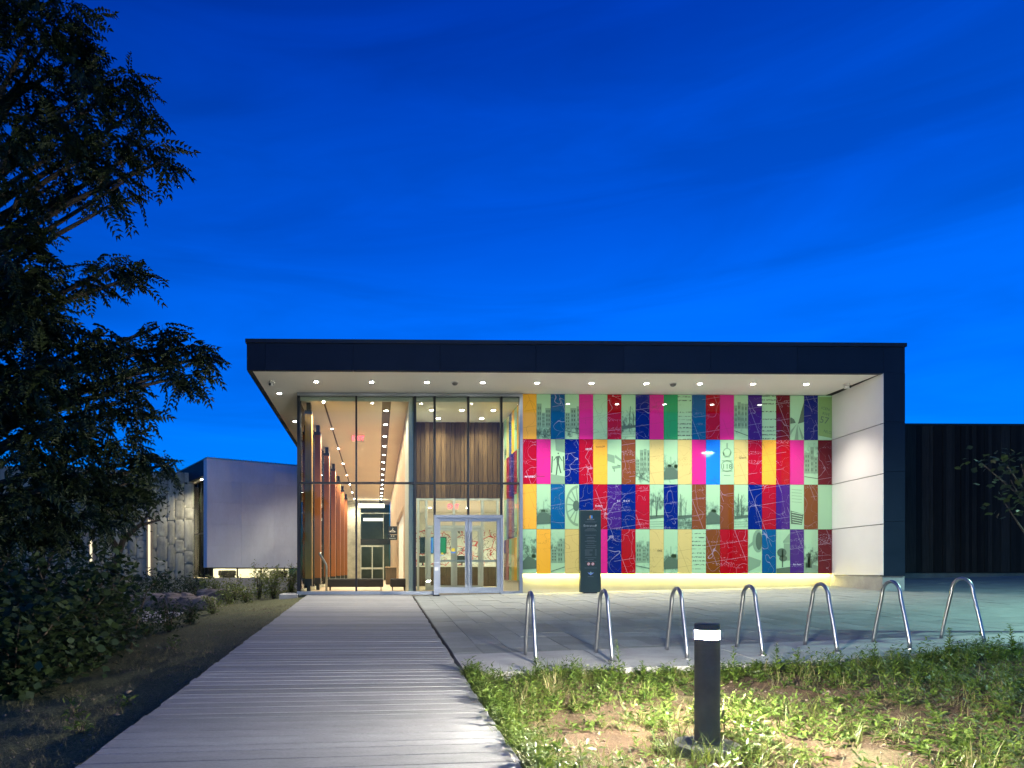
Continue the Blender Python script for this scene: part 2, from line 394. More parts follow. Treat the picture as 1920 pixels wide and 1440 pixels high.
# ---- boardwalk: joists and single planks
DX0, DX1 = -1.99, .965
jm = MB()
for x in (-1.9, -1.2, -.5, .2, .85):
    jm.slab([(x, 1.2), (x + .09, 1.2), (x + .09, 19.3), (x, 19.3)], lambda a, b: deck_z(b) - .35, lambda a, b: deck_z(b) - .046)
deck = tag(jm.build('boardwalk', M['joist']), 'weathered grey plank boardwalk ramping up to the glass entrance', None, kind='structure')
rp = random.Random(11); y = 1.3
while y < 19.2:
    w = rp.choice((.135, .19, .205, .215, .22)) if y < 11 else .20
    w = min(w, 19.285 - y)
    def sk(yy): return max(0, min(1, (11 - yy) / 6.5)) * .24 / 2.96     # near boards run slightly askew
    g = .008 + rp.random() * .006
    j0, j1 = rp.uniform(-.012, .012), rp.uniform(-.012, .012)
    xm = (DX0 + DX1) / 2
    P = lambda x, yy: (x, yy + sk(yy) * (x - xm))
    dz = rp.uniform(-.0025, .0025); top = lambda a, b: deck_z(b) + dz
    a = MB(); x0, x1 = DX0 + j0, DX1 + j1
    pts = [P(x0, y + g), P(x1, y + g), P(x1, y + w), P(x0, y + w)]
    c = .006
    pin = [P(x0 + c, y + g + c), P(x1 - c, y + g + c), P(x1 - c, y + w - c), P(x0 + c, y + w - c)]
    a.v = [(p[0], p[1], deck_z(p[1]) + dz - .045) for p in pts] + [(p[0], p[1], deck_z(p[1]) + dz - c) for p in pts] + [(p[0], p[1], deck_z(p[1]) + dz) for p in pin]
    a.f = [(3, 2, 1, 0), (8, 9, 10, 11)] + [(L + k, L + (k + 1) % 4, L + 4 + (k + 1) % 4, L + 4 + k) for L in (0, 4) for k in range(4)]
    a.build('plank', M['plank'], deck)
    y += w
    if w < .04: break

# ================================================================== ENTRANCE BUILDING
B = thing('museum_building', (0, YW, 0), 'museum entrance with dark flat roof, glazed lobby and white soffit', 'building')
# fascia panels, front then left side, with a cap
fx = [X_ROOFL] + [XA(p, YF) for p in (497, 662, 825, 1005, 1170, 1333, 1495, 1656.5)] + [X_PIER1]
for a, b_ in zip(fx, fx[1:]): MB().box(a + .004, b_ - .004, YF, YF + .12, Z_SOF - .02 if b_ < X_PIER1 - .01 else Z_SOF, Z_TOP - .10).build('fascia_panel', M['navy_panel'], B)
MB().box(X_ROOFL - .03, X_PIER1 + .03, YF - .03, YF + .3, Z_TOP - .095, Z_TOP).build('parapet_cap', M['cap'], B)
y = YF + .125
while y < 48:
    MB().box(X_ROOFL, X_ROOFL + .12, y, y + 2.19, Z_SOF - .02, Z_TOP - .10).build('fascia_panel', M['navy_panel'], B); y += 2.2
MB().box(X_ROOFL - .03, X_ROOFL + .3, YF + .305, 49, Z_TOP - .095, Z_TOP).build('parapet_cap', M['cap'], B)
MB().box(X_ROOFL + .13, X_PIER1 - .02, YF + .13, 49, Z_SOF + .02, Z_TOP - .15).build('roof', M['cap'], B)
MB().box(X_ROOFL + .125, X_PIER0 - .006, YF + .125, YW + .05, Z_SOF, Z_SOF + .018).build('soffit', M['soffit'], B)
MB().box(X_ROOFL + .125, X_L + .05, YW + .052, 48.6, Z_SOF, Z_SOF + .018).build('soffit', M['soffit'], B)
XRW = X_MUR1 + .012
# pier: dark panels outside, white panels inside, concrete foot
zj = [Z_MB - .05, ZA(1656, 978, YF), ZA(1656, 884, YF), ZA(1656, 791, YF), Z_SOF]
for a, b_ in zip(zj, zj[1:]): MB().box(X_PIER0 + .012, X_PIER1, YF, YF + .12, a + .004, b_ - .004).build('pier_panel', M['navy_panel'], B)
MB().box(max(X_PIER0, XRW) + .06, X_PIER1 - .12, YF + .121, 21.4, .0, Z_SOF + .01).build('pier_core', M['concrete'], B)
for a, b_ in zip(zj, zj[1:]): MB().box(X_PIER1 - .1, X_PIER1, YF + .125, 21.4, a + .004, b_ - .004).build('pier_panel', M['navy_panel'], B)
wj = [Z_MB - .03, Z_MB + (Z_SOF - Z_MB) * .25, Z_MB + (Z_SOF - Z_MB) * .5, Z_MB + (Z_SOF - Z_MB) * .75, Z_SOF]
# the white return wall leans with the pier: it runs from the mural corner to the pier's inner edge
for a, b_ in zip(wj, wj[1:]):
    MB().slab([(X_PIER0, YF), (X_PIER0 + .011, YF), (XRW + .03, YW + .02), (XRW, YW + .02)], a + .010, b_ - .010).build('return_panel', M['white_panel'], B)
MB().slab([(X_PIER0 + .03, YF + .06), (X_PIER0 + .6, YF + .06), (XRW + .6, YW + .3), (XRW + .02, YW + .3)], -.1, Z_MB - .035).build('plinth', M['concrete'], B)
# plinth under the mural with its led strip
MB().box(X_MUR + .02, X_MUR1 + .1, YW + .10, YW + .3, -.3, Z_MB + .02).build('plinth', M['plinth_wall'], B)
led = MB().box(X_MUR + .05, X_MUR1 - .02, YW + .03, YW + .06, Z_MB + .012, Z_MB + .03).build('led_strip', M['led'], B)
MB().box(X_MUR + .02, X_MUR1 + .05, YW + .035, YW + .40, Z_MB + .035, Z_SOF + .01).build('mural_backing', M['cap'], B)
MB().box(X_MUR + .03, X_PIER0, YW + .41, 22.2, -.3, Z_SOF + .01).box(9.1, X_PIER0, 22.21, 31.5, -.3, Z_SOF + .01).build('hall_wall', M['cap'], B)

# ---- curtain wall
ZS, ZT = ZA(700, 1113.5, YW), ZA(700, 737.5, YW)
ZTR = ZA(800, 906, YW)
mul = [560, 668, 778, 815, 878, 940, 976.5]
mx = [XA(p, YW) for p in mul]
D0, D1, ZD = XA(813.5, YW), XA(942.5, YW), ZA(878, 966, YW)
def bar(name, x0, x1, z0, z1, mat, y0=YW - .05, y1=YW + .10): return MB().box(x0, x1, y0, y1, z0, z1).build(name, M[mat], B)
bar('head_frame', mx[0] - .04, mx[-1] + .045, ZT - .085, ZT, 'silver', YW - .06, YW + .12)
bar('sill', mx[0] - .04, D0 - .002, ZS - .02, ZS + .075, 'silver', YW - .07, YW + .12)
bar('sill', D1 + .002, mx[-1] + .045, ZS - .02, ZS + .075, 'silver', YW - .07, YW + .12)
for i, x in enumerate(mx):
    hw = (.04, .026, .034, .028, .028, .028, .045)[i]
    z0 = ZD + .002 if i in (3, 4, 5) else ZS + .077
    bar('mullion', x - hw, x + hw, z0, ZT - .087, 'silver' if i == 6 else 'dark_alu', YW - .045 if i < 6 else YW - .06)
for i in range(6):
    a = mx[i] + (.04, .026, .034, .028, .028, .028)[i] + .001; b_ = mx[i+1] - (.026, .034, .028, .028, .028, .045)[i] - .001
    bar('transom', a, b_, ZTR - .026, ZTR + .026, 'dark_alu', YW - .043, YW + .08)
    bar('glass_pane', a, b_, ZTR + .028, ZT - .088, 'glass', YW + .01, YW + .03)
    z0 = ZD + .003 if i in (3, 4) else ZS + .078
    bar('glass_pane', a, b_, z0, ZTR - .028, 'glass', YW + .01, YW + .03)
# doors
dfm = MB().box(D0, D0 + .075, YW - .09, YW + .12, -.03, ZD).box(D1 - .075, D1, YW - .09, YW + .12, -.03, ZD).box(D0 + .076, D1 - .076, YW - .09, YW + .12, ZD - .08, ZD)
dfm.build('door_frame', M['silver'], B)
xm = XA(877.8, YW)
for s, (a, b_) in enumerate(((D0 + .078, xm - .004), (xm + .004, D1 - .078))):
    gx0, gx1 = (XA(825.3, YW), XA(871.6, YW)) if s == 0 else (XA(884.6, YW), XA(931.2, YW))
    gz0, gz1 = ZA(878, 1101, YW), ZA(878, 978, YW)
    yd0, yd1 = YW - .05, YW
    leaf = MB().box(a, gx0, yd0, yd1, .0, ZD - .085).box(gx1, b_, yd0, yd1, .0, ZD - .085).box(gx0 + .001, gx1 - .001, yd0, yd1, .0, gz0).box(gx0 + .001, gx1 - .001, yd0, yd1, gz1, ZD - .085)
    d = leaf.build('door', M['silver'], B)
    MB().box(gx0 + .002, gx1 - .002, YW - .03, YW - .018, gz0 + .002, gz1 - .002).build('glass_pane', M['glass'], d)
    hx = XA(875.2, YW) if s == 0 else XA(882.3, YW)
    h = MB().tube([(hx, YW - .13, ZA(878, 1097, YW)), (hx, YW - .13, ZA(878, 998, YW))], .016, 10)
    for zz in (ZA(878, 1093, YW), ZA(878, 1002, YW)): h.tube([(hx, YW - .13, zz), (hx, YW - .05, zz)], .011, 8)
    h.build('pull_handle', M['steel'], d)
    pzz = ZA(878, 1051.7, YW)
    MB().box(gx0 - .03, gx1 + .03, YW + .01, YW + .07, pzz - .025, pzz + .025).build('push_bar', M['pale_alu'], d)
    if s == 0:
        ye, bl = surface('yellow door decal', (.75, .58, .04), .5, .05), surface('blue door decal', (.10, .25, .65), .5, .05)
        for cx, cz, r in ((XA(829, YW), ZA(829, 1038, YW), .035), (XA(849.5, YW), ZA(849, 1031, YW), .055)):
            MB().poly([(cx + r * math.cos(t * math.pi / 8), YW - .034, cz + r * math.sin(t * math.pi / 8)) for t in range(16)]).build('sticker', ye, d)
            MB().box(cx - r * 1.15, cx + r * 1.15, YW - .036, YW - .034, cz - r * 1.7, cz - r * 1.02).build('sticker', bl, d)

# ---- lobby shell
MB().box(X_L + .05, 11.5, YW + .13, 60, -.25, 0).build('lobby_floor', M['floor_wood'], B)
slot_l, slot_r = XA(605.6, 19.5), .27
def ceil(x0, x1, y0=YW + .13, y1=60, z=Z_CEIL): return MB().box(x0, x1, y0, y1, z, z + .06).build('ceiling_panel', M['ceiling'], B)
ceil(X_L + .02, slot_l - .035); ceil(slot_l + .035, slot_r - .13); ceil(slot_r + .13, X_LOBR)
MB().box(slot_l - .034, slot_l + .034, YW + .13, 60, Z_CEIL + .05, Z_CEIL + .09).build('light_slot', M['slot'], B)
MB().box(slot_r - .129, slot_r + .129, YW + .13, 60, Z_CEIL + .03, Z_CEIL + .09).build('light_slot', M['slot'], B)
MB().box(X_L - .05, X_MUR, YW + .121, YW + .16, Z_CEIL - .02, Z_SOF - .01).build('bulkhead', M['pale_alu'], B)
# left glazed side: mullions, panes, timber columns with steel brackets
ym = [YW + .16 + k * 2.03 for k in range(14)]
for a, b_ in zip(ym, ym[1:]):
    MB().box(X_L - .03, X_L + .03, a - .03, a + .03, -.02, Z_CEIL).build('mullion', M['dark_alu'], B)
    MB().box(X_L - .012, X_L + .008, a + .032, b_ - .032, .10, Z_CEIL - .04).build('glass_pane', M['glass'], B)
MB().box(X_L - .04, X_L + .04, YW + .13, Y_END, -.3, .095).build('sill', M['pale_alu'], B)
for k, yc in enumerate([YW + .55] + [23.0 + 4.05 * k for k in range(6)]):
    xc = -1.99
    mat = M['timber_lit'] if k == 0 else M['timber']
    o = MB().bbox(xc - .095, xc + .095, yc - .22, yc + .22, .28, Z_CEIL - .24, .004).build('column', mat, B)
    MB().box(xc - .06, xc + .06, yc - .16, yc + .16, Z_CEIL - .245, Z_CEIL).box(xc - .10, xc + .10, yc - .225, yc + .225, Z_CEIL - .34, Z_CEIL - .236).build('bracket', M['black'], o)
    MB().box(xc - .05, xc + .05, yc - .16, yc + .16, 0, .285).box(xc - .10, xc + .10, yc - .225, yc + .225, .20, .40).build('bracket', M['black'], o)
# dividing wall between lobby and vestibule, then the oak wall with a hatch
MB().box(X_LOBR, X_LOBR + .2, YW + .14, 22.2, 0, Z_CEIL + .06).build('partition', M['pale_alu'], B)
ywall = 22.22
k = 0
while ywall < 46.8:
    w = .64
    zb = 0 if not (23.3 < ywall < 31.5) else 2.9
    MB().box(X_LOBR, X_LOBR + .10, ywall + .006, ywall + w, zb, Z_CEIL + .06).build('wall_panel', M['slat'], B); ywall += w; k += 1
MB().box(X_LOBR + .11, X_LOBR + .3, 22.5, 31.6, 0, 3.0).build('cloakroom_wall', M['warm_white'], B)
MB().box(X_LOBR + .101, X_LOBR + .12, 22.2, 47, 0, Z_CEIL + .05).build('wall_backing', M['warm_white'], B)
# far end of the lobby: stone piece, glazed doors, light boxes above
zt = ZA(690, 963, Y_END)
MB().box(X_L, X_LOBR, Y_END + 3.2, Y_END + 3.4, 0, Z_CEIL).build('end_wall', surface('grey green end wall', (.10, .12, .08), .8, .3, .8), B)
MB().box(X_L + .05, XA(676, Y_END), Y_END, Y_END + .1, 0, Z_CEIL).build('end_pier', M['stone'], B)
e0, e1 = XA(675.5, Y_END), XA(719.5, Y_END); ed = 2.42
er = MB()
for x in (e0, (e0 + e1) / 2 - .02, e1 - .06): er.box(x, x + .07, Y_END, Y_END + .08, 0, ed)
er.box(e0 + .071, e1 - .062, Y_END + .005, Y_END + .075, ed - .1, ed).box(e0 + .071, e1 - .062, Y_END + .005, Y_END + .075, .78, .9).box(e0 + .071, e1 - .062, Y_END + .005, Y_END + .075, 0, .12)
er.build('inner_door', M['pale_alu'], B)
MB().box(e0, X_LOBR, Y_END + .02, Y_END + .06, ed + .05, ed + .45).build('door_header', M['black'], B)
MB().box(e0, e0 + .04, Y_END, Y_END + .05, ed + .46, zt).box(e1 - .04, e1, Y_END, Y_END + .05, ed + .46, zt).box(e0 - .02, X_LOBR, Y_END, Y_END + .05, zt, zt + .05).build('transom', M['pale_alu'], B)
lb = emit('lit ceiling panel', (1, .97, .80), .42)
MB().box(XA(672, 46), XA(721, 46), Y_END - .9, Y_END - .5, ZA(690, 951, 46), ZA(690, 944, 46)).build('light_panel', lb, B)
MB().box(XA(681, 49), XA(719, 49), Y_END + 2.2, Y_END + 2.4, ZA(690, 976, 49), ZA(690, 971, 49)).build('light_panel', lb, B)

# ---- vestibule and reception
YV, ZV = 22.3, 3.01
MB().box(X_LOBR + .2, X_MUR, YW + .13, YV + .25, Z_CEIL, Z_CEIL + .06).build('ceiling_panel', M['soffit'], B)
x = X_LOBR + .21; rp = random.Random(5)
while x < X_MUR - .02:
    w = min(rp.choice((.13, .15, .17, .19)), X_MUR - x)
    MB().box(x + .006, x + w - .006, YV + rp.uniform(-.016, .006), YV + .06, ZV, Z_CEIL).build('wood_board', M['barnwood'], B); x += w
MB().box(X_LOBR + .2, X_MUR, YV + .062, YV + .2, ZV + .01, Z_CEIL).build('wall_backing', M['black'], B)
def vx(px): return XA(px, YV)
st = [(782, 786), (797.5, 801.5), (849, 853.5), (902, 906.5), (931, 935.5)]
zd = ZA(860, 987, YV)
im = MB()
for a, b_ in st: im.box(vx(a), vx(b_), YV, YV + .1, 0, ZV - .07)
im.box(X_LOBR + .2, X_MUR, YV + .004, YV + .096, ZV - .068, ZV - .002)
im.box(vx(801.6), vx(848.9), YV + .01, YV + .09, zd - .05, zd + .03).box(vx(853.6), vx(901.9), YV + .01, YV + .09, zd - .05, zd + .03)
im.build('inner_screen', M['pale_alu'], B)
for a, b_ in ((801.8, 850.8), (851.4, 901.6)):
    gx0, gx1 = vx(a + 6), vx(b_ - 5)
    dl = MB().box(vx(a), gx0, YV + .02, YV + .07, .01, zd - .055).box(gx1, vx(b_), YV + .02, YV + .07, .01, zd - .055).box(gx0 + .001, gx1 - .001, YV + .02, YV + .07, .01, .16).box(gx0 + .001, gx1 - .001, YV + .02, YV + .07, zd - .15, zd - .055)
    d = dl.build('inner_door', M['pale_alu'], B)
    MB().box(gx0, gx1, YV + .04, YV + .05, .162, zd - .152).build('glass_pane', M['glass'], d)
for (a, b_) in ((786, 797.5), (906.5, 931)): MB().box(vx(a) + .002, vx(b_) - .002, YV + .04, YV + .052, .01, ZV - .072).build('glass_pane', M['glass'], B)
# reception room
YR = 31.0
def map_wall():
    m, nt, b = new_mat('white wall printed with a red river map')
    v = coords(nt, 'World', (1, 1, 1), rnd=False)
    n1 = noise(nt, v, .9, 3, .6, .8)
    l1 = mathn(nt, 'LESS_THAN', mathn(nt, 'ABSOLUTE', mathn(nt, 'SUBTRACT', mathn(nt, 'FRACT', mathn(nt, 'MULTIPLY', n1, 6)), .5)), .045)
    vz = N(nt, 'ShaderNodeTexVoronoi', feature='DISTANCE_TO_EDGE'); vz.inputs['Scale'].default_value = 1.4; nt.links.new(v, vz.inputs['Vector'])
    l2 = mathn(nt, 'LESS_THAN', vz.outputs['Distance'], .018)
    n3 = noise(nt, v, 2.6, 2); l3 = mathn(nt, 'LESS_THAN', mathn(nt, 'ABSOLUTE', mathn(nt, 'SUBTRACT', n3, .5)), .01)
    c = mix(nt, l3, (.74, .73, .66), (.10, .10, .09)); c = mix(nt, l2, c, (.55, .045, .05)); c = mix(nt, l1, c, (.45, .04, .05))
    nt.links.new(c, b.inputs['Base Color']); b.inputs['Roughness'].default_value = .6; return m
MB().box(X_LOBR + .3, 9, YR, YR + .1, 0, 2.52).build('map_wall', map_wall(), B)
MB().box(X_LOBR + .3, 9, YR + .02, YR + .1, 2.52, 3.4).build('reception_wall', M['warm_white'], B)
MB().box(8.9, 9, YV + .3, YR, 0, 3.4).build('reception_wall', M['warm_white'], B)
MB().box(X_LOBR + .13, 9, YV + .3, YR + .1, 3.3, 3.4).build('ceiling_panel', M['warm_white'], B)

# ================================================================== GLASS MURAL
COLS = dict(o=(.68, .35, .03), t=(.004, .075, .20), n=(.002, .008, .135), m=(.52, .018, .20), r=(.30, .001, .007), d=(.10, .0015, .007),
            v=(.040, .008, .145), g=(.022, .26, .09), w=(.155, .045, .007), c=(.50, .42, .15), b=(.01, .17, .75), p=(.30, .51, .30))
ROWS = ["optpmxrpnmgltrmpvldpnp", "rmpnroPwpcpcmbpcrormpd".replace('P', 'p'), "optpnrvnrpnpwpwpnrvpws", "popcmmnrpcpclwrrptpvpd"]
GLOW = .027  # added emission that evens out the brightness of panels and prints
def mural_mat(key):
    m, nt, b = new_mat('mural glass ' + key)
    photo = key in 'plxs'
    base = COLS['p'] if photo else COLS[key]
    v = coords(nt, 'World', (1, 1, 1), rnd=False)
    s = N(nt, 'ShaderNodeSeparateXYZ'); nt.links.new(v, s.inputs[0])
    flat = N(nt, 'ShaderNodeCombineXYZ'); nt.links.new(mathn(nt, 'ADD', s.outputs[0], s.outputs[1]), flat.inputs[0]); nt.links.new(s.outputs[2], flat.inputs[2])
    fv = flat.outputs[0]
    if key == 's': c = base
    elif key == 'p':
        pv = coords(nt, 'Object', (1, 1, 1)); gz = N(nt, 'ShaderNodeSeparateXYZ'); nt.links.new(N(nt, 'ShaderNodeTexCoord').outputs['Generated'], gz.inputs[0])
        f = mathn(nt, 'ADD', noise(nt, coords(nt, 'Object', (1.5, 1.5, 1.0)), 4.6, 10, .78, .2), mathn(nt, 'MULTIPLY', mathn(nt, 'SUBTRACT', mathn(nt, 'ABSOLUTE', mathn(nt, 'SUBTRACT', gz.outputs[2], mathn(nt, 'MULTIPLY_ADD', N(nt, 'ShaderNodeObjectInfo').outputs['Random'], .5, .12))), .16), .55))
        c = ramp(nt, f, [(.30, (.035, .060, .040)), (.42, (.11, .19, .12)), (.50, (.26, .46, .28)), (.60, base)])
    elif key == 'l':
        pv = coords(nt, 'Object', (1, 1, 1)); so = N(nt, 'ShaderNodeSeparateXYZ'); nt.links.new(pv, so.inputs[0])
        band = mathn(nt, 'LESS_THAN', mathn(nt, 'FRACT', mathn(nt, 'MULTIPLY', so.outputs[2], 9)), .30)
        ch = mathn(nt, 'GREATER_THAN', noise(nt, pv, 22, 2), .47)
        ln = mathn(nt, 'GREATER_THAN', noise(nt, coords(nt, 'Object', (.2, .2, 8)), 1, 1), .44)
        c = mix(nt, mathn(nt, 'MULTIPLY', mathn(nt, 'MULTIPLY', band, ch), ln), base, (.09, .13, .09))
    else:
        white = key in 'tnrdvw'
        ink = (.46, .42, .56) if white else (.10, .04, .03) if key in 'm' else (.05, .045, .02)
        if key == 'x': ink = (.10, .13, .10)
        n1 = noise(nt, fv, 1.3, 1.5, .4, .3)
        riv = mathn(nt, 'LESS_THAN', mathn(nt, 'ABSOLUTE', mathn(nt, 'SUBTRACT', n1, .52)), .0021)
        n2 = noise(nt, fv, 2.6, 1.2, .4)
        crk = mathn(nt, 'LESS_THAN', mathn(nt, 'ABSOLUTE', mathn(nt, 'SUBTRACT', n2, .47)), .0014)
        def lot(ax, az, per, wd):
            q = mathn(nt, 'ADD', mathn(nt, 'MULTIPLY', flat.inputs[0].links[0].from_socket, ax), mathn(nt, 'MULTIPLY', s.outputs[2], az))
            return mathn(nt, 'LESS_THAN', mathn(nt, 'FRACT', mathn(nt, 'MULTIPLY', q, 1 / per)), wd / per)
        gate = mathn(nt, 'GREATER_THAN', noise(nt, fv, .9, 1), .46)
        l = mathn(nt, 'MULTIPLY', mathn(nt, 'MAXIMUM', lot(-.16, 1, .47, .0085), lot(.93, .36, .83, .0095)), gate)
        sp = N(nt, 'ShaderNodeMapping'); sp.inputs['Scale'].default_value = (1, 1, 1.6); nt.links.new(fv, sp.inputs['Vector'])
        bandn = mathn(nt, 'GREATER_THAN', noise(nt, coords(nt, 'World', (.9, .9, 7), rnd=False), 1, 2), .62)
        scr = mathn(nt, 'MULTIPLY', mathn(nt, 'GREATER_THAN', noise(nt, sp.outputs[0], 30, 2), .58), bandn)
        mask = mathn(nt, 'MAXIMUM', mathn(nt, 'MAXIMUM', riv, crk), mathn(nt, 'MAXIMUM', l, scr))
        c = mix(nt, mathn(nt, 'MULTIPLY', mask, .40), base, ink)
    if isinstance(c, tuple): b.inputs['Base Color'].default_value = (*c, 1); b.inputs['Emission Color'].default_value = (*c, 1)
    else: nt.links.new(c, b.inputs['Base Color']); nt.links.new(c, b.inputs['Emission Color'])
    b.inputs['Emission Strength'].default_value = GLOW          # even glow added to the panel colours, no lamp behind them
    b.inputs['Roughness'].default_value = .035; b.inputs['Specular IOR Level'].default_value = .4
    return m
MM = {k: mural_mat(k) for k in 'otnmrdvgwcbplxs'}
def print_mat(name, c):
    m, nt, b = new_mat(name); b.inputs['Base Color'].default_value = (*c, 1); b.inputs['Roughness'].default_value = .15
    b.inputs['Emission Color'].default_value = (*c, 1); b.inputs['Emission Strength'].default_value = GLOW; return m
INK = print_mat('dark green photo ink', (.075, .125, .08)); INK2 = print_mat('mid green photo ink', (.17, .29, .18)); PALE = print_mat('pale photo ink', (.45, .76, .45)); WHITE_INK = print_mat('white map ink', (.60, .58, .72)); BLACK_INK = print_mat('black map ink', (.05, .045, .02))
mural = thing('glass_mural', (X_MUR, YW, Z_MB), 'wall of coloured glass panels with an added glow, printed with old maps and photographs', 'mural')
NC = 22; PWM = (X_MUR1 - X_MUR - .015) / NC; PHM = (Z_MT - Z_MB) / 4
panel_me = MB().box(-PWM/2 + .004, PWM/2 - .004, -.012, .018, -PHM/2 + .004, PHM/2 - .004).mesh('mural_panel', MM['s'])
PAN = {}
for r in range(4):
    for c in range(NC):
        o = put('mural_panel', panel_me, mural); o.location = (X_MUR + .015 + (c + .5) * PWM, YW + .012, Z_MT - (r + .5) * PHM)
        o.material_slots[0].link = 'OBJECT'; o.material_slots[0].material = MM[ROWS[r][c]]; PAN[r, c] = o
def setm(r, c, k): PAN[r, c].material_slots[0].material = MM[k]
for rc in ((0, 21), (1, 14), (2, 3), (1, 2), (3, 16), (3, 18), (0, 19), (2, 19), (1, 6)): setm(*rc, 's')
# printed pictures: flat shapes in panel units (0..1 across, 0..1 up), on the panel's face
def art(r, c, polys, mat, lay=0, name='printed_picture'):
    m = MB(); X = lambda u: (u - .5) * (PWM - .012); Z = lambda w: (w - .5) * (PHM - .012); yy = -.0145 - lay * .0012
    for pts in polys: m.poly([(X(u), yy, Z(w)) for u, w in pts])
    return put(name, m.mesh(name, mat), PAN[r, c], local=True)
A = PWM / PHM
def ell(cx, cz, rx, rz, n=18): return [(min(1, max(0, cx + rx * math.cos(2*math.pi*k/n))), min(1, max(0, cz + rz * math.sin(2*math.pi*k/n)))) for k in range(n)]
def line(x0, z0, x1, z1, w):
    dx, dz = (x1 - x0), (z1 - z0) / A; L = math.hypot(dx, dz); nx_, nz_ = -dz / L * w / 2, dx / L * w / 2
    cl = lambda q: min(1, max(0, q))
    return [(cl(x0 + nx_), cl(z0 + nz_ * A)), (cl(x0 - nx_), cl(z0 - nz_ * A)), (cl(x1 - nx_), cl(z1 - nz_ * A)), (cl(x1 + nx_), cl(z1 + nz_ * A))]
def ringpts(cx, cz, rx, rz, w, a0=0, a1=360, n=20):
    out = []
    for k in range(n):
        t0, t1 = math.radians(a0 + (a1 - a0) * k / n), math.radians(a0 + (a1 - a0) * (k + 1) / n)
        q = []
        for t, s_ in ((t0, 1), (t1, 1), (t1, 1 - w), (t0, 1 - w)): q.append((min(1, max(0, cx + rx * s_ * math.cos(t))), min(1, max(0, cz + rz * s_ * math.sin(t)))))
        out.append(q)
    return out
def ptext(r, c, s, size, u, w, mat, rot=0, lay=0):
    return letter(PAN[r, c], s, size, mat, (u - .5) * PWM, -.0145 - lay * .0012, (w - .5) * PHM, rot, 'printed_lettering', True)
# wagon wheel
art(2, 3, ringpts(.95, .52, .93, .46, .13, 90, 270, 18), INK2)
art(2, 3, [line(.95, .52, .95 + .86 * math.cos(t), .52 + .42 * math.sin(t), .085) for t in [math.radians(q) for q in (100, 125, 150, 175, 200, 225, 250)]], INK2, 1)
art(2, 3, [ell(.80, .52, .24, .12)], INK, 2)
# enamel crest with the number 118
art(1, 14, ringpts(.5, .41, .46, .13, .16) + ringpts(.5, .72, .30, .10, .2) + [line(.1, .30, .9, .30, .05), line(.12, .53, .88, .53, .06), line(.25, .20, .75, .20, .05), line(.3, .62, .7, .62, .08), line(.5, .82, .5, .93, .1), line(.2, .74, .3, .64, .07), line(.8, .74, .7, .64, .07)], INK2)
ptext(1, 14, '118', .20, .5, .40, INK)
# number plate with 57
art(0, 21, [[(0, .1), (1, .04), (1, .97), (0, .97)]], print_mat('olive photo ink', (.17, .30, .10)))
ptext(0, 21, '57', .27, .44, .44, INK, .20, 1); ptext(0, 21, 'ICEN', .115, .53, .70, INK, .26, 1); ptext(0, 21, 'RIVE', .115, .57, .58, INK, .26, 1); ptext(0, 21, 'NLO', .115, .68, .18, INK, .26, 1)
# skaters
def figure(u, w, h, lean=.0):
    k = h
    return [ell(u + lean * .6, w + .93 * k, .055, .055 * A * 1.1), [(u - .13, w + .80 * k), (u + .13, w + .84 * k), (u + .08, w + .48 * k), (u - .08, w + .48 * k)],
            line(u - .02, w + .5 * k, u - .07 - lean, w, .10), line(u + .04, w + .5 * k, u + .17 + lean, w + .08 * k, .10), line(u + .1, w + .82 * k, u + .32, w + .60 * k, .06), line(u - .1, w + .80 * k, u - .3, w + .62 * k, .06)]
art(1, 2, figure(.5, .20, .52, .05) + [line(.04, .25, .10, .62, .1), line(.96, .3, .9, .62, .1)], INK)
art(1, 2, [[(0, .0), (1, .0), (1, .17), (0, .22)], [(.35, .75), (1, .70), (1, 1), (.3, 1)]], INK2)
# barn in snow
art(1, 6, [[(0, .68), (.5, .64), (.52, .46), (0, .52)], [(.56, .66), (1, .55), (1, .50), (.52, .60)], [(.3, .40), (.95, .42), (.95, .36), (.35, .34)]], INK2)
art(1, 6, [line(.7, .43, .95, .41, .05), line(.45, .36, .5, .28, .06)], INK, 1)
# gramophone horn
art(3, 16, [ell(.72, .74, .42, .26), [(.0, .64), (.34, .74), (.36, .66), (.0, .58)]], INK2)
art(3, 16, [ell(.78, .74, .24, .20)], INK, 1)
art(3, 16, [[(0, .05), (.85, .18), (.95, .30), (0, .40)], ], INK2, 0)
# house with porch and tree
art(3, 18, [[(.5, .74), (.98, .92), (1, .70), (.5, .70)], [(.55, .3), (1, .3), (1, .69), (.55, .69)]], INK2)
art(3, 18, [line(.45, .15, .45, .55, .09), ell(.40, .48, .35, .10), ell(.5, .35, .3, .07), [(0, 0), (1, 0), (1, .16), (0, .12)]], INK, 1)
# road in winter
art(0, 19, [[(.55, .36), (1, .40), (1, .85), (.78, .62), (.62, .42)], [(0, .36), (.4, .38), (.28, .46), (.1, .50), (0, .5)]], INK)
art(0, 19, [[(.0, .20), (.48, .36), (.0, .10)], [(.3, .0), (.52, .36), (.6, .0)], [(.85, 0), (.56, .36), (1, .05)]], INK2, 1)
# keyboard and screen
art(2, 19, [[(.02, .42), (.97, .34), (.85, .10), (.05, .12)]], INK)
art(2, 19, [line(.08 + .02 * k, .385 - .055 * k, .90 - .02 * k, .335 - .052 * k, .03) for k in range(5)], PALE, 1)
art(2, 19, [line(.1, .9 - .07 * k, .85, .88 - .07 * k, .03) for k in range(5)], INK2)
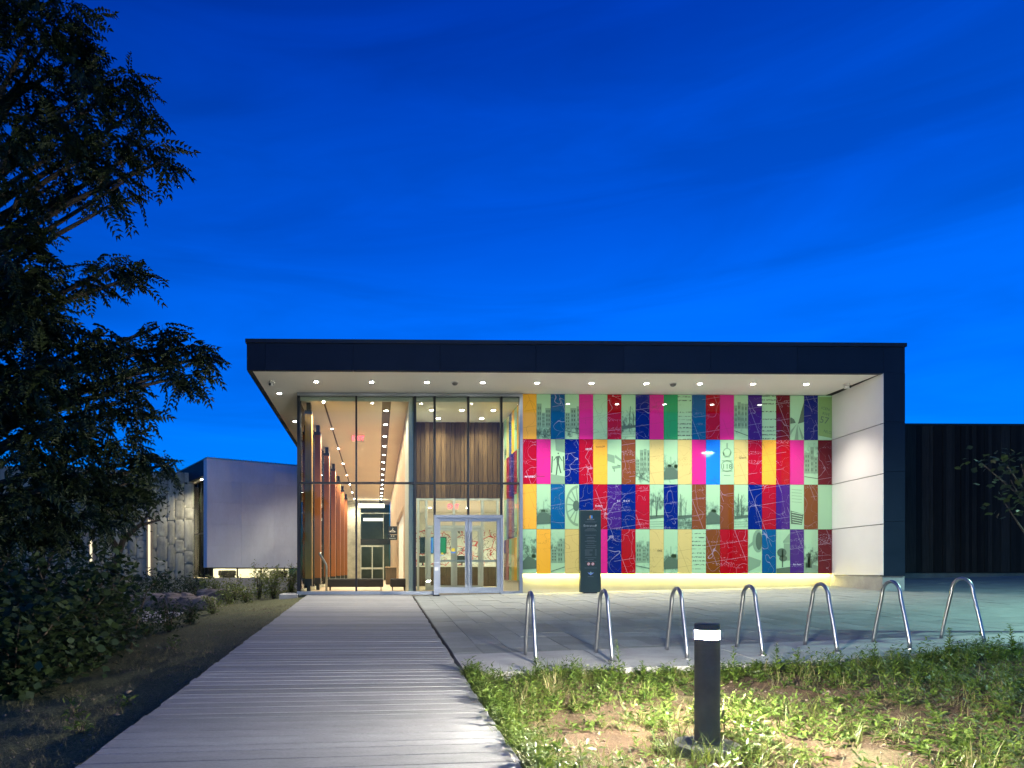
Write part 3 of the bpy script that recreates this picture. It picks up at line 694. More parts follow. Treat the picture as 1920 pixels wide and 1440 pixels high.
# small scenes on the other photograph panels
def scene(r, c, seed):
    q = random.Random(seed); kind = q.randrange(4); dk, md = [], []
    if kind == 0:        # a group of people
        md.append([(0, 0), (1, 0), (1, .18), (0, .2 + q.random() * .1)])
        for k in range(q.randint(3, 5)):
            u, h = q.uniform(.1, .9), q.uniform(.25, .42); w = .11
            (dk if q.random() < .6 else md).append([(max(0, u - w), .14), (min(1, u + w), .14), (min(1, u + w * .8), .14 + h * .8), (max(0, u - w * .8), .14 + h * .8)]); dk.append(ell(u, .14 + h * .95, .07, .035, 10))
    elif kind == 1:      # a street of buildings
        u = 0
        while u < .95:
            w, h = q.uniform(.2, .45), q.uniform(.3, .6); md.append([(u, .25), (min(1, u + w), .25), (min(1, u + w), .25 + h), (u, .25 + h)])
            for a in range(2):
                for b_ in range(4):
                    x0 = u + w * (.2 + .4 * a); z0 = .30 + h * .22 * b_
                    if x0 + w * .2 < 1: dk.append([(x0, z0), (x0 + w * .2, z0), (x0 + w * .2, z0 + h * .12), (x0, z0 + h * .12)])
            u += w + .03
        dk += [line(0, q.uniform(.05, .2), 1, q.uniform(.05, .2), .05)]
    elif kind == 2:      # bare trees over water
        for k in range(4):
            u = q.uniform(.08, .92); dk.append(line(u, .28, u + q.uniform(-.1, .1), q.uniform(.55, .85), .04))
            for j in range(5): z = q.uniform(.42, .75); md.append(line(u, z - .06, min(1, max(0, u + q.uniform(-.3, .3))), z + .04, .022))
        dk.append([(0, .22), (1, .26), (1, .32), (0, .30)]); md += [line(0, z, 1, z + .01, .03) for z in (.05, .11, .16)]
    else:                # a hill with a spire
        dk.append([(0, .28), (.35, .40), (.7, .36), (1, .30), (1, .12), (0, .10)]); md += [ell(q.uniform(.1, .9), .40, .16, .05, 12) for _ in range(4)] + [line(.5, .4, .5, .62, .05)]
    [tag(art(r, c, pl, ik, ly), kind='stuff') for pl, ik, ly in ((md, INK2, 1), (dk, INK, 2))]
for r in range(4):
    for c in range(NC):
        if ROWS[r][c] == 'p' and (r, c) not in ((0, 21), (1, 14), (2, 3), (1, 2), (3, 16), (3, 18), (0, 19), (2, 19), (1, 6)): scene(r, c, r * 31 + c)
# map lettering that can be read
for (r, c, s, sz, u, w, mt, ro) in ((1, 0, 'PETERBO', .075, .54, .16, WHITE_INK, -.02), (1, 1, 'ROUGH', .06, .3, .17, BLACK_INK, -.02), (2, 6, 'B L', .07, .8, .63, WHITE_INK, 0), (2, 7, 'O C K', .07, .36, .63, WHITE_INK, 0),
                                    (1, 15, 'David', .085, .62, .60, BLACK_INK, -.05), (1, 4, 'GEOR', .07, .68, .78, WHITE_INK, -.08), (1, 5, 'TAYLOR', .07, .5, .83, BLACK_INK, -.1), (3, 9, 'ORE', .08, .7, .52, BLACK_INK, 0), (2, 5, 'Bentham', .06, .4, .52, WHITE_INK, 0), (3, 19, 'Ave Scott', .06, .5, .22, WHITE_INK, 0)):
    ptext(r, c, s, sz, u, w, mt, ro, 1)
# the mural turns the corner into the vestibule
seq = ["opotcpo", "prnvrcp", "cpvrnpc", "pocprdp"]
for r in range(4):
    for c in range(6):
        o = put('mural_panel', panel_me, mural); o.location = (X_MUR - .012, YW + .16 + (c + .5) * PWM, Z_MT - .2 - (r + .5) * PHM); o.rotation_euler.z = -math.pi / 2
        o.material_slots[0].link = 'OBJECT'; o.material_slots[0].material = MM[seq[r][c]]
MB().box(X_MUR + .008, X_MUR + .028, YW + .13, YV, 0, Z_CEIL + .1).build('mural_backing', M['warm_white'], B)

# ================================================================== LAMPS
def downlight(x, y, z, watts, label, group, r=.075, col=(1, .93, .80), angle=150, lens=None):
    t = thing('downlight', (x, y, z), label, 'downlight', group)
    MB().lathe([(r * .86, -.004), (r * .9, -.012), (r * 1.18, -.012), (r * 1.22, -.0015)], n=20).build('trim_ring', M['white_plastic'], t, local=True)
    MB().lathe([(r * .84, -.003), (r * .84, -.012), (r * .6, -.018), (r * .15, -.020)], n=20).build('lens', lens or M['lens'], t, True, local=True)
    spot(t, (0, 0, -.085), watts, col, angle, .05, local=True); return t
for k, px in enumerate((593, 697, 800.5, 905, 1007, 1109, 1212, 1312, 1412, 1512)):
    downlight(XA(px, 18.27), 18.27, Z_SOF - .002, 138, 'small round downlight set in the white soffit above the entrance', 'downlights in the front soffit',   .062, angle=98, lens=M['soffit_lens'])
for k in range(7):
    downlight(-2.79, 19.5 + 3.6 * k, Z_SOF - .002, 70, 'small round downlight under the side eave along the glass lobby', 'downlights in the side eave', .062, lens=M['soffit_lens'])
for k in range(8): downlight(slot_l, 19.75 + 4.0 * k * .94, Z_CEIL + .03, 160, 'small round spotlight in the narrow ceiling slot beside the timber columns', 'spotlights in the narrow lobby slot', .05, (1, .84, .62))
for k in range(14): downlight(slot_r, 20.8 + 1.96 * k, Z_CEIL + .02, 74, 'round downlight in the wide dark slot of the lobby ceiling', 'downlights in the wide lobby slot', .065, (1, .84, .62))
for px, y in ((809, 20.6), (866, 20.6), (925, 20.6), (822, 21.7), (903, 21.7)): downlight(XA(px, y), y, Z_CEIL - .002, 38, 'round downlight in the vestibule ceiling above the entrance doors', 'vestibule downlights', .07, (1, .92, .72))
for x in (2.2, 3.8, 5.4, 7.2):
    for y in (24.6, 28.6): downlight(x, y, 3.298, 55, 'round downlight in the reception ceiling over the counter', 'reception downlights', .07, (1, .93, .74))

# soffit cameras and domes
def sec_cam(px, y, rz, label):
    t = thing('security_camera', (XA(px, y), y, Z_SOF), label, 'camera', rz=rz)
    MB().lathe([(.075, -.001), (.075, -.035), (.06, -.05), (.03, -.055)], n=18).build('mount', M['white_plastic'], t, True, local=True)
    MB().tube([(0, .05, -.09), (0, -.10, -.11)], [.045, .045], 12).build('housing', M['white_plastic'], t, True, local=True)
    MB().tube([(0, -.101, -.11), (0, -.112, -.1115)], .036, 12).build('camera_lens', M['black'], t, local=True)
sec_cam(510, 18.25, -.4, 'white security camera on the soffit at the eave corner above the lobby glass')
sec_cam(1587, 18.2, .4, 'white security camera on the soffit beside the white return wall')
for px, l in ((853, 'grey dome detector on the soffit above the entrance doors'), (1262, 'grey dome detector on the soffit above the mural')):
    t = thing('dome_detector', (XA(px, 18.27), 18.27, Z_SOF), l, 'detector')
    MB().lathe([(.10, -.001), (.10, -.02), (.085, -.022)], n=20).build('base_ring', M['white_plastic'], t, local=True)
    MB().lathe([(.08, -.021), (.075, -.05), (.055, -.075), (.02, -.088)], n=20).build('dome', surface('smoked dome', (.18, .18, .18), .3, .1), t, True, local=True)

# ================================================================== THINGS INSIDE
def bench(x0, x1, y, label, name):
    t = thing(name, ((x0 + x1) / 2, y, 0), label, 'bench')
    hw = (x1 - x0) / 2; m = MB(); ns = 10
    prof = [(hw * 1.0, .13), (hw, .34), (hw - .02, .37), (hw - .05, .385)]
    i = 0
    for (hx, z), hy in zip([(hw - .02, .12), (hw, .14), (hw, .34), (hw - .02, .375), (hw - .06, .39)], (.24, .26, .26, .24, .20)):
        m.v += [(-hx, -hy, z), (hx, -hy, z), (hx, hy, z), (-hx, hy, z)]
    m.f = [(3, 2, 1, 0), (16, 17, 18, 19)] + [(L*4+k, L*4+(k+1) % 4, L*4+4+(k+1) % 4, L*4+4+k) for L in range(4) for k in range(4)]
    m.build('seat', M['bench'], t, local=True)
    for sx_ in (-1, 1):
        for sy_ in (-1, 1): MB().lathe([(.012, 0), (.017, .125)], sx_ * (hw - .07), sy_ * .17, 8).build('leg', M['black'], t, local=True)
bench(XA(615, 22), XA(718.5, 22), 22, 'long dark upholstered bench behind the lobby glass', 'bench')
bench(XA(731.5, 22), XA(762, 22), 22, 'short dark upholstered stool beside the long bench', 'stool')
t = thing('handrail', (XA(606, 20), 20.1, 0), 'silver handrail end standing behind the lobby glass', 'handrail')
x0 = XA(612, 20.1)
MB().tube([(x0, 20.1, 0), (x0, 20.1, ZA(612, 1062, 20.1)), (x0 - .02, 20.1, ZA(612, 1057, 20.1)), (XA(600, 20.1), 20.2, ZA(600, 1040, 20.1)), (XA(599, 20.1), 20.2, ZA(600, 1036, 20.1))], .033, 12).build('rail', M['steel'], t, True)
MB().lathe([(.07, .001), (.07, .015), (.035, .02)], x0, 20.1, 16).build('foot_plate', M['steel'], t)
def exit_sign(px, py, y, label, w=.42):
    p = at(px, py, y); t = thing('exit_sign', p, label, 'sign')
    MB().box(-w/2, w/2, 0, .05, -.13, .13).build('case', M['warm_white'], t, local=True)
    MB().tube([(0, .025, .13), (0, .025, .30)], .012, 8).build('hanger', M['white_plastic'], t, local=True)
    letter(t, 'EXIT', .22, M['exit'], 0, -.004, 0, local=True)
exit_sign(671.5, 822, 24.3, 'red lit exit sign hanging from the lobby ceiling', .44)
exit_sign(850, 950, 25.5, 'red lit exit sign hanging in the reception room', .36)
# cloakroom sign: coat hanger
p = at(736, 1000, 31); t = thing('cloakroom_sign', p, 'black projecting cloakroom sign with a white coat hanger', 'sign')
MB().box(-.22, .22, 0, .03, -.05, .32).build('sign_plate', M['black'], t, local=True)
MB().box(-.22, .22, 0, .03, -.30, -.07).build('sign_plate', M['black'], t, local=True)
h = MB()
for a, b_ in (((-.13, .06), (0, .15)), ((0, .15), (.13, .06)), ((-.13, .06), (.13, .06)), ((0, .15), (0, .19)), ((0, .19), (.03, .22)), ((.03, .22), (0, .245))): h.tube([(a[0], -.008, a[1]), (b_[0], -.008, b_[1])], .010, 5)
h.build('hanger_symbol', M['white_plastic'], t, local=True)
MB().box(-.08, -.02, -.006, -.001, -.15, -.10).box(.02, .08, -.006, -.001, -.15, -.10).box(-.15, .15, -.006, -.001, -.24, -.21).build('symbols', M['print_grey'], t, local=True)
MB().tube([(.2, .015, .32), (.2, .015, .36), (X_LOBR - p.x, .015, .36)], .012, 6).build('bracket', M['steel'], t, local=True)
# cloakroom counter on the oak wall
t = thing('cloakroom_counter', (.66, 33, 0), 'small dark wood counter against the pale oak lobby wall', 'counter')
MB().box(.42, .89, 32, 34.6, 0, .80).build('counter_front', M['brown_wood'], t); MB().box(.38, .895, 31.95, 34.65, .801, .84).build('counter_top', M['slat'], t)
# reception counter with its screens
t = thing('reception_counter', (3.5, 28.6, 0), 'long walnut reception counter with a white top behind the inner doors', 'counter')
x = 1.35
while x < 5.0:
    MB().box(x + .003, x + .297, 28.5, 28.54, 0, .80).build('front_board', M['brown_wood'], t); x += .3
MB().box(1.32, 5.02, 28.45, 29.2, .81, .86).build('counter_top', M['white_plastic'], t)
MB().box(1.35, 4.98, 28.545, 29.15, 0, .805).build('carcass', M['brown_wood'], t)
t = thing('low_desk', (5.7, 28.4, 0), 'lower walnut desk with a white top at the end of the reception counter', 'desk')
MB().box(5.06, 6.6, 28.3, 28.9, 0, .60).build('desk_front', M['brown_wood'], t); MB().box(5.03, 6.65, 28.25, 29.0, .601, .645).build('desk_top', M['white_plastic'], t)
def screen_mat():
    m, nt, b = new_mat('lit screen picture'); v = coords(nt, 'Generated', (1, 1, 1), rnd=False)
    s = N(nt, 'ShaderNodeSeparateXYZ'); nt.links.new(v, s.inputs[0])
    c = ramp(nt, mathn(nt, 'ADD', s.outputs[0], mathn(nt, 'MULTIPLY', noise(nt, v, 3, 3), .15)), [(.35, (.004, .006, .01)), (.48, (.03, .12, .75)), (.56, (.15, .5, .9)), (.66, (.004, .02, .02)), (.78, (.01, .22, .08)), (.95, (.01, .35, .12))])
    nt.links.new(c, b.inputs['Emission Color']); b.inputs['Emission Strength'].default_value = .16; b.inputs['Base Color'].default_value = (.01, .01, .01, 1); b.inputs['Roughness'].default_value = .2; return m
SCR = screen_mat()
def tv(px0, px1, py0, py1, y, label):
    a, b_ = at(px0, py1, y), at(px1, py0, y); t = thing('wall_screen', ((a.x + b_.x) / 2, y, a.z), label, 'screen')
    MB().box(a.x, b_.x, y - .05, y - .002, a.z, b_.z).build('bezel', M['black'], t); MB().box(a.x + .03, b_.x - .03, y - .056, y - .051, a.z + .03, b_.z - .03).build('display', SCR, t)
tv(787, 837, 1007, 1038, YR, 'large wall screen with blue and green picture above the reception counter')
def monitor(px, y, zb, label, mat, w=.42, h=.30):
    x = XA(px, y); t = thing('desk_monitor', (x, y, zb), label, 'monitor')
    MB().bbox(-w/2, w/2, -.02, .02, .12, .12 + h, .01).build('screen_back', mat, t, local=True)
    MB().box(-.03, .03, .0, .03, .012, .13).build('stand', mat, t, local=True); MB().box(-.1, .1, -.06, .09, 0, .012).build('foot', mat, t, local=True)
monitor(792.5, 28.8, .86, 'black computer monitor at the end of the reception counter by the partition', M['black'], .32)
monitor(866, 28.8, .86, 'black computer monitor in the middle of the reception counter', M['black'])
monitor(919, 28.6, .645, 'white computer monitor on the lower desk seen from behind', M['white_plastic'], .44, .32)
monitor(950, 28.8, .645, 'black computer monitor on the lower desk beside the white one', M['black'], .3)

# ================================================================== THINGS ON THE PLAZA
# information totem
gx = XA(1106.5, 18.7); gz = plaza_z(gx, 18.7); W2 = .285
t = thing('information_sign', (gx, 18.7, gz), 'tall dark teal information pillar with pale lettering in front of the mural', 'sign')
MB().box(-.19, .19, -.03, .09, -.05, .03).build('foot', M['black'], t, local=True)
MB().bbox(-W2, W2, -.05, .07, .03, 2.29, .006).build('panel', M['totem'], t, local=True)
lo = MB().poly([(-.03, -.053, 2.06), (.0, -.053, 2.06), (-.005, -.053, 2.15), (-.028, -.053, 2.13)]); lo.build('logo', surface('orange logo mark', (.65, .30, .03), .5, .02), t, local=True)
MB().poly([(.005, -.053, 2.06), (.05, -.053, 2.06), (.05, -.053, 2.14), (.0, -.053, 2.15)]).build('logo', surface('blue logo mark', (.05, .22, .60), .5, .02), t, local=True)
letter(t, 'MUSEUM', .05, M['print_grey'], 0, -.053, 2.03, local=True)
letter(t, 'Entrance', .095, M['print_grey'], -.03, -.053, 1.86, local=True)
MB().poly([(.125, -.053, 1.89), (.165, -.053, 1.89), (.145, -.053, 1.825)]).build('arrow', M['print_grey'], t, local=True)
rp = random.Random(2); ln = MB()
for z, w in [(1.965, .32), (1.78, .20), (1.75, .30), (1.72, .34), (1.60, .30), (1.54, .18), (1.52, .24), (1.46, .22), (1.43, .32), (1.38, .2), (1.31, .3), (1.26, .26), (.98, .30), (.93, .16), (.87, .30), (.70, .34), (.46, .16)]:
    ln.box(-w/2, w/2, -.0535, -.051, z - .004, z + .004)
for k in range(6): ln.box(-.16, -.16 + rp.uniform(.12, .22), -.0535, -.051, 1.20 - k * .03 - .004, 1.20 - k * .03 + .004).box(.12, .16, -.0535, -.051, 1.20 - k * .03 - .004, 1.20 - k * .03 + .004)
ln.build('small_print', surface('dim sign print', (.16, .19, .19), .6, .05), t, local=True)
for cx in (-.058, .058):
    MB().poly([(cx + .042 * math.cos(q * math.pi / 10), -.052, .81 + .042 * math.sin(q * math.pi / 10)) for q in range(20)]).build('symbol', M['white_plastic'], t, local=True)
    rr = MB()
    for q in range(20):
        a0, a1 = q * math.pi / 10, (q + 1) * math.pi / 10
        rr.poly([(cx + r_ * math.cos(a), -.0535, .81 + r_ * math.sin(a)) for r_, a in ((.044, a0), (.044, a1), (.034, a1), (.034, a0))])
    rr.poly([(cx - .03, -.0535, .835), (cx - .024, -.0535, .84), (cx + .03, -.0535, .785), (cx + .024, -.0535, .78)]); rr.box(cx - .02, cx + .02, -.053, -.0525, .80, .815)
    rr.build('symbol', surface('red prohibition ring', (.5, .06, .04), .5, .02), t, local=True)
MB().poly([(-.09, -.053, .575), (-.03, -.053, .565), (0, -.053, .60), (.03, -.053, .565), (.09, -.053, .575), (.045, -.053, .535), (.0, -.053, .50), (-.045, -.053, .535)]).build('emblem', surface('blue emblem', (.18, .27, .65), .5, .02), t, local=True)
MB().poly([(-.02, -.0545, .56), (0, -.0545, .545), (.02, -.0545, .56), (0, -.0545, .59)]).build('emblem', surface('green emblem', (.30, .55, .12), .5, .02), t, local=True)
# door opener post
px_, py_ = XA(818, 18.95), 18.95; z0 = plaza_z(px_, py_) + .01
t = thing('door_opener_post', (px_, py_, z0), 'square silver post with push plate standing beside the entrance doors', 'post')
MB().bbox(-.07, .07, -.07, .07, .03, .93, .008).build('post', M['silver'], t, local=True); MB().box(-.085, .085, -.085, .085, 0, .035).build('base_plate', M['dark_alu'], t, local=True)
MB().box(-.05, .05, -.078, -.0705, .70, .80).build('push_plate', M['steel'], t, local=True)

# bicycle hoops
hoop = thing('bicycle_rack', (0, 0, 0), 'bicycle hoop', 'bicycle rack', 'bicycle hoops on the concrete strip')
HL, HH = .62, .865
path = []; rr_ = .15
for q in range(8): s_ = q / 8; path.append((0, .0 + (HL/2 - rr_ * .98) * s_ ** 1.15, (HH - rr_ * 1.15) * s_))
for q in range(15):
    a = math.pi - math.pi * q / 14; path.append((0, HL/2 + rr_ * math.cos(a), HH - rr_ * 1.15 + rr_ * 1.15 * math.sin(a)))
for q in range(8): s_ = 1 - (q + 1) / 8; path.append((0, HL - (HL/2 - rr_ * .98) * s_ ** 1.15, (HH - rr_ * 1.15) * s_))
MB().tube(path, .0235, 12).build('tube', M['steel'], hoop, True, local=True)
for yy in (0, HL): MB().lathe([(.05, -.004), (.05, .006), (.03, .010)], 0, yy, 14).build('foot_plate', M['steel'], hoop, local=True)
ff = [(1005, 1245), (1148, 1242), (1289, 1236), (1430, 1229), (1570, 1224), (1707, 1217), (1846, 1207)]
bf = [(985, 1228), (1117, 1224), (1249, 1218), (1381, 1213), (1509, 1209), (1637, 1204), (1767, 1197)]
names = ['bicycle hoop standing beside the boardwalk, first of the row', 'second bicycle hoop from the boardwalk', 'third bicycle hoop from the boardwalk', 'middle bicycle hoop of the row of seven', 'fifth bicycle hoop from the boardwalk', 'sixth bicycle hoop from the boardwalk', 'bicycle hoop at the weedy end of the row, seventh from the boardwalk']
for k in range(7):
    a, b_ = hit(*ff[k], plaza_z), hit(*bf[k], plaza_z)
    o = hoop if k == 0 else copy_tree(hoop)
    o.location = a; o.location.z += .004; d = b_ - a; o.rotation_euler.z = math.atan2(d.y, d.x) - math.pi / 2
    o['label'] = 'stainless steel ' + names[k]
    o.scale = (1, min(1.15, max(.9, Vector((d.x, d.y)).length / HL)), 1)

# bollard lamps
def bollard(x, y, label, watts, col):
    z = ground_z(x, y); t = thing('bollard_light', (x, y, z), label, 'bollard light')
    R = .09; H = .97
    MB().lathe([(.24, -.10), (.24, .045), (.225, .06), (.05, .062)], n=36).build('concrete_base', M['bollard_base'], t, local=True)
    MB().lathe([(R + .012, .061), (R + .012, .075), (R, .08), (R, H - .118), (R - .012, H - .114)], n=32).build('post', M['bollard'], t, local=True)
    MB().lathe([(R - .016, H - .1135), (R - .004, H - .112), (R - .004, H - .058), (R - .016, H - .0565)], n=32).build('lamp_ring', emit('bollard lamp glass', col, watts), t, True, local=True)
    for q in range(4): MB().lathe([(.012, .0625), (.012, .075), (.007, .078)], .135 * math.cos(q * 1.571 + .5), .135 * math.sin(q * 1.571 + .5), 6).build('anchor_bolt', M['steel'], t, local=True)
    MB().lathe([(R - .01, H - .056), (R, H - .053), (R, H - .006), (R - .006, H)], n=32).build('cap', M['bollard'], t, local=True)
bp = hit(1326, 1409)
bollard(bp.x, bp.y, 'dark bronze bollard lamp with a glowing white ring among the weeds', 2500, (1, .93, .80))
# tall lamp at the end of the forecourt: its greenish light throws the hoops' thin shadows
LPX, LPY = 15.6, 8.9; lz = plaza_z(LPX, LPY); t = thing('lamp_post', (LPX, LPY, lz), 'tall grey lamp post with a greenish light past the end of the bicycle hoops', 'lamp post')
MB().lathe([(.20, -.05), (.20, .02), (.09, .03), (.085, .5), (.055, 6.0), (.05, 6.05)], n=20).build('pole', M['dark_alu'], t, True, local=True)
MB().tube([(0, 0, 5.95), (-.3, 0, 6.08), (-.75, 0, 6.1)], .03, 8).build('arm', M['dark_alu'], t, True, local=True)
MB().bbox(-1.25, -.7, -.16, .16, 6.06, 6.16, .03).build('lamp_head', M['dark_alu'], t, local=True)
MB().box(-1.2, -.78, -.12, .12, 6.045, 6.058).build('lens', emit('greenish lamp lens', (.62, 1, .80), 30), t, local=True)
spot(t, (-1.0, 0, 5.98), 1000, (.55, 1, .78), 165, .12, local=True)

# ================================================================== WING OF DARK TIMBER
YD = 21.5
wz0, wz1 = ZA(1800, 1073, YD), ZA(1800, 798, YD)
wx0 = XA(1690, YD)
wing = thing('timber_wing', (wx0, YD, plaza_z(wx0, YD)), 'long low wing clad in black vertical timber boards beside the entrance', 'building')
x = wx0; rp = random.Random(21)
while x < 28:
    w = rp.choice((.11, .13, .15, .18))
    MB().box(x + .004, x + w - .004, YD + rp.uniform(-.012, .012), YD + .05, wz0, wz1).build('wall_board', M['black_board'], wing); x += w
MB().box(wx0, 28, YD + .051, YD + 8, wz0 - .02, wz1 - .02).build('wall', M['cap'], wing)
MB().box(wx0 - .02, 28.1, YD - .03, YD + 8.1, wz1 + .002, wz1 + .06).build('parapet_cap', M['cap'], wing)
MB().box(wx0 - .3, 28, YD + .08, YD + .5, .0, wz0 - .022).build('plinth', M['wing_plinth'], wing)

# ================================================================== WHITE CUBE GALLERY
CB = Vector((XA(388, 34), 34, 0)); PHI = math.radians(30)
g = thing('gallery_cube', CB, 'pale plain cube of the gallery raised over a strip of lit windows', 'building', rz=PHI)
ZB0, ZB1 = .82, 6.29
for i in range(4):
    for j in range(5):
        ph = (ZB1 - .06 - ZB0) / 5; MB().box(i * 1.7625 + .002 * (i > 0), (i + 1) * 1.7625 - .002, 0, .05, ZB0 + j * ph + .002, ZB0 + (j + 1) * ph - .002).build('facade_panel', M['box_wall'], g, local=True)
MB().box(.004, 7.04, .052, .6, ZB0, ZB1 - .065).build('facade', M['box_wall'], g, local=True)
MB().box(-.03, 7.06, -.03, .64, ZB1 - .058, ZB1).build('parapet_cap', M['silver'], g, local=True)
MB().box(.0, .25, .605, 7, 5.45, ZB1 - .06).build('roof_fascia', M['navy_panel'], g, local=True)
MB().box(-.03, .28, .645, 7, ZB1 - .058, ZB1 - .01).build('parapet_cap', M['silver'], g, local=True)
MB().box(.255, 6.6, .605, 7, 5.45, 5.60).build('soffit', M['soffit'], g, local=True)
MB().box(.0, 6.9, .25, .5, -1.2, .30).build('base_wall', M['concrete'], g, local=True)
MB().box(.3, 6.7, .7, 7, -.4, .28).build('gallery_floor', M['floor_wood'], g, local=True)
MB().box(-3.5, 6.6, 5.4, 5.6, -1, 5.44).build('gallery_wall', M['warm_white'], g, local=True)
for k in range(6): MB().box(.35 + k * 1.28, .41 + k * 1.28, .30, .38, .302, ZB0 - .002).build('mullion', M['dark_alu'], g, local=True)
for k in range(5): MB().box(.412 + k * 1.28, 1.628 + k * 1.28, .33, .35, .305, ZB0 - .004).build('glass_pane', M['glass'], g, local=True)
MB().box(.36, 6.8, .30, .40, ZB0 - .06, ZB0 - .002).build('window_head', M['dark_alu'], g, local=True)
yy = .64
while yy < 3.9:
    MB().box(.435, .465, yy, yy + .05, .302, 5.44).build('window_fin', M['dark_alu'], g, local=True)
    MB().box(.445, .455, yy + .052, yy + .648, .302, 5.44).build('glass_pane', M['green_glass'], g, local=True); yy += .65
MB().box(.43, .47, .64, 3.9, 2.6, 2.68).build('transom', M['dark_alu'], g, local=True)
for i, (lx, ly, w) in enumerate(((1.5, 3.4, 600), (4.2, 2.4, 110))):
    p = world_of(g) @ Vector((lx, ly, 5.44)); downlight(p.x, p.y, p.z, w, 'round downlight inside the gallery cube', 'gallery downlights', .08, (1, .95, .70))
p = world_of(g) @ Vector((.30, 2.0, 5.44)); downlight(p.x, p.y, p.z, 120, 'round downlight washing the corner of the rough stone wall', None, .07, (1, .93, .72))
# benches seen through the low window
for k, lx in enumerate((1.5, 4.4, 5.8)):
    p = world_of(g) @ Vector((lx, 1.5, .281)); t = thing('low_bench', p, 'dark low bench behind the strip window under the pale cube', 'bench', 'gallery benches', PHI)
    MB().bbox(-.4, .4, -.25, .25, .12, .40, .04).build('seat', M['bench'], t, local=True); MB().box(-.35, .35, -.2, .2, 0, .119).build('base', M['black'], t, local=True)

# ---- rough stone wall
S0 = world_of(g) @ Vector((.25, 3.35, 0)); S1 = Vector((-27, 32.6, 0)); sd = S0 - S1; SL = Vector((sd.x, sd.y)).length
sw = thing('stone_wall', (S1.x, S1.y, -.9), 'rough split-stone gallery wall of tall blocks beside the pale cube', 'wall', rz=math.atan2(sd.y, sd.x))
rp = random.Random(8); HS = ZA(330, 886, 37) + .9
MB().box(0, SL, .10, .22, -.5, HS - .02).build('wall_core', M['stone_back'], sw, local=True)
blk = []
for v_ in range(7):
    nxv, nzv = 5, 9; m = MB()
    for j in range(nzv + 1):
        for i in range(nxv + 1):
            edge = i in (0, nxv) or j in (0, nzv)
            m.v.append((i / nxv, (.035 if edge else rp.uniform(-.026, .026)), j / nzv))
    m.f = [(j*(nxv+1)+i, j*(nxv+1)+i+1, (j+1)*(nxv+1)+i+1, (j+1)*(nxv+1)+i) for j in range(nzv) for i in range(nxv)]
    k0 = len(m.v); m.v += [(0, .12, 0), (1, .12, 0), (1, .12, 1), (0, .12, 1)]; q = nxv + 1
    m.f += [tuple([k0 + 1, k0] + list(range(0, q))[0:0] + [0, nxv]) , (k0 + 2, k0 + 1, nxv, nzv * q + nxv), (k0 + 3, k0 + 2, nzv * q + nxv, nzv * q), (k0, k0 + 3, nzv * q, 0)]
    blk.append(m.mesh('stone_block', M['stone'], True))
x = SL; 
while x > .3:
    w = rp.uniform(.34, .56); z = -.1
    while z < HS - .1:
        h = min(rp.uniform(.6, 1.7), HS - z)
        if HS - z - h < .3: h = HS - z
        o = put('stone_block', rp.choice(blk), sw, local=True, loc=(x - w + .008, rp.uniform(-.025, .02), z + .008)); o.scale = (w - .016, 1, h - .016); z += h
    x -= w
for px, py0, py1 in ((280, 973, 1079), (171, 1010, 1056)):
    d = ray(px, 1000); n_ = Vector((-sd.y, sd.x, 0)).normalized(); tt = n_.dot(S1) / n_.dot(Vector((d[0], d[1], 0))); P = Vector((d[0], d[1], 0)) * tt
    lx = (Vector((P.x, P.y)) - Vector((S1.x, S1.y))).length
    za, zb = CAM_Z + ray(px, py1)[2] * tt + .9, CAM_Z + ray(px, py0)[2] * tt + .9
    MB().box(lx - .14, lx - .06, -.09, .12, za, zb).box(lx + .06, lx + .14, -.09, .12, za, zb).box(lx - .058, lx + .058, -.09, .12, zb - .05, zb).build('window_frame', M['slat'], sw, local=True)
    MB().box(lx - .058, lx + .058, -.06, .1, za, zb - .052).build('lit_window', emit('warm lit slit window', (1, .84, .50), .22), sw, local=True)

# ================================================================== VEGETATION
def xform(T, pos, yaw, pitch, roll, sc):
    """template verts (n,3) placed at many positions -> (m*n,3); x is the leaf axis"""
    cy, sy, cp, sp_, cr_, sr = np.cos(yaw), np.sin(yaw), np.cos(pitch), np.sin(pitch), np.cos(roll), np.sin(roll)
    Rz = np.zeros((len(yaw), 3, 3)); Rz[:, 0, 0] = cy; Rz[:, 0, 1] = -sy; Rz[:, 1, 0] = sy; Rz[:, 1, 1] = cy; Rz[:, 2, 2] = 1
    Ry = np.zeros_like(Rz); Ry[:, 0, 0] = cp; Ry[:, 0, 2] = -sp_; Ry[:, 2, 0] = sp_; Ry[:, 2, 2] = cp; Ry[:, 1, 1] = 1
    Rx = np.zeros_like(Rz); Rx[:, 0, 0] = 1; Rx[:, 1, 1] = cr_; Rx[:, 1, 2] = -sr; Rx[:, 2, 1] = sr; Rx[:, 2, 2] = cr_
    R = Rz @ Ry @ Rx
    return (np.einsum('mij,nj->mni', R, T) * sc[:, None, None] + pos[:, None, :]).reshape(-1, 3)
def scatter(templates, pos, yaw, pitch, roll, sc):
    """many copies of leaf templates (verts, tris) in one vertex and face array"""
    VV, FF, off = [], [], 0; which = RNG.integers(0, len(templates), len(pos))
    for k, (T, F) in enumerate(templates):
        s_ = which == k; n_ = int(s_.sum())
        if not n_: continue
        VV.append(xform(T, pos[s_], yaw[s_], pitch[s_], roll[s_], sc[s_]))
        FF.append((F[None] + (np.arange(n_) * len(T))[:, None, None]).reshape(-1, 3) + off); off += n_ * len(T)
    return np.concatenate(VV), np.concatenate(FF)
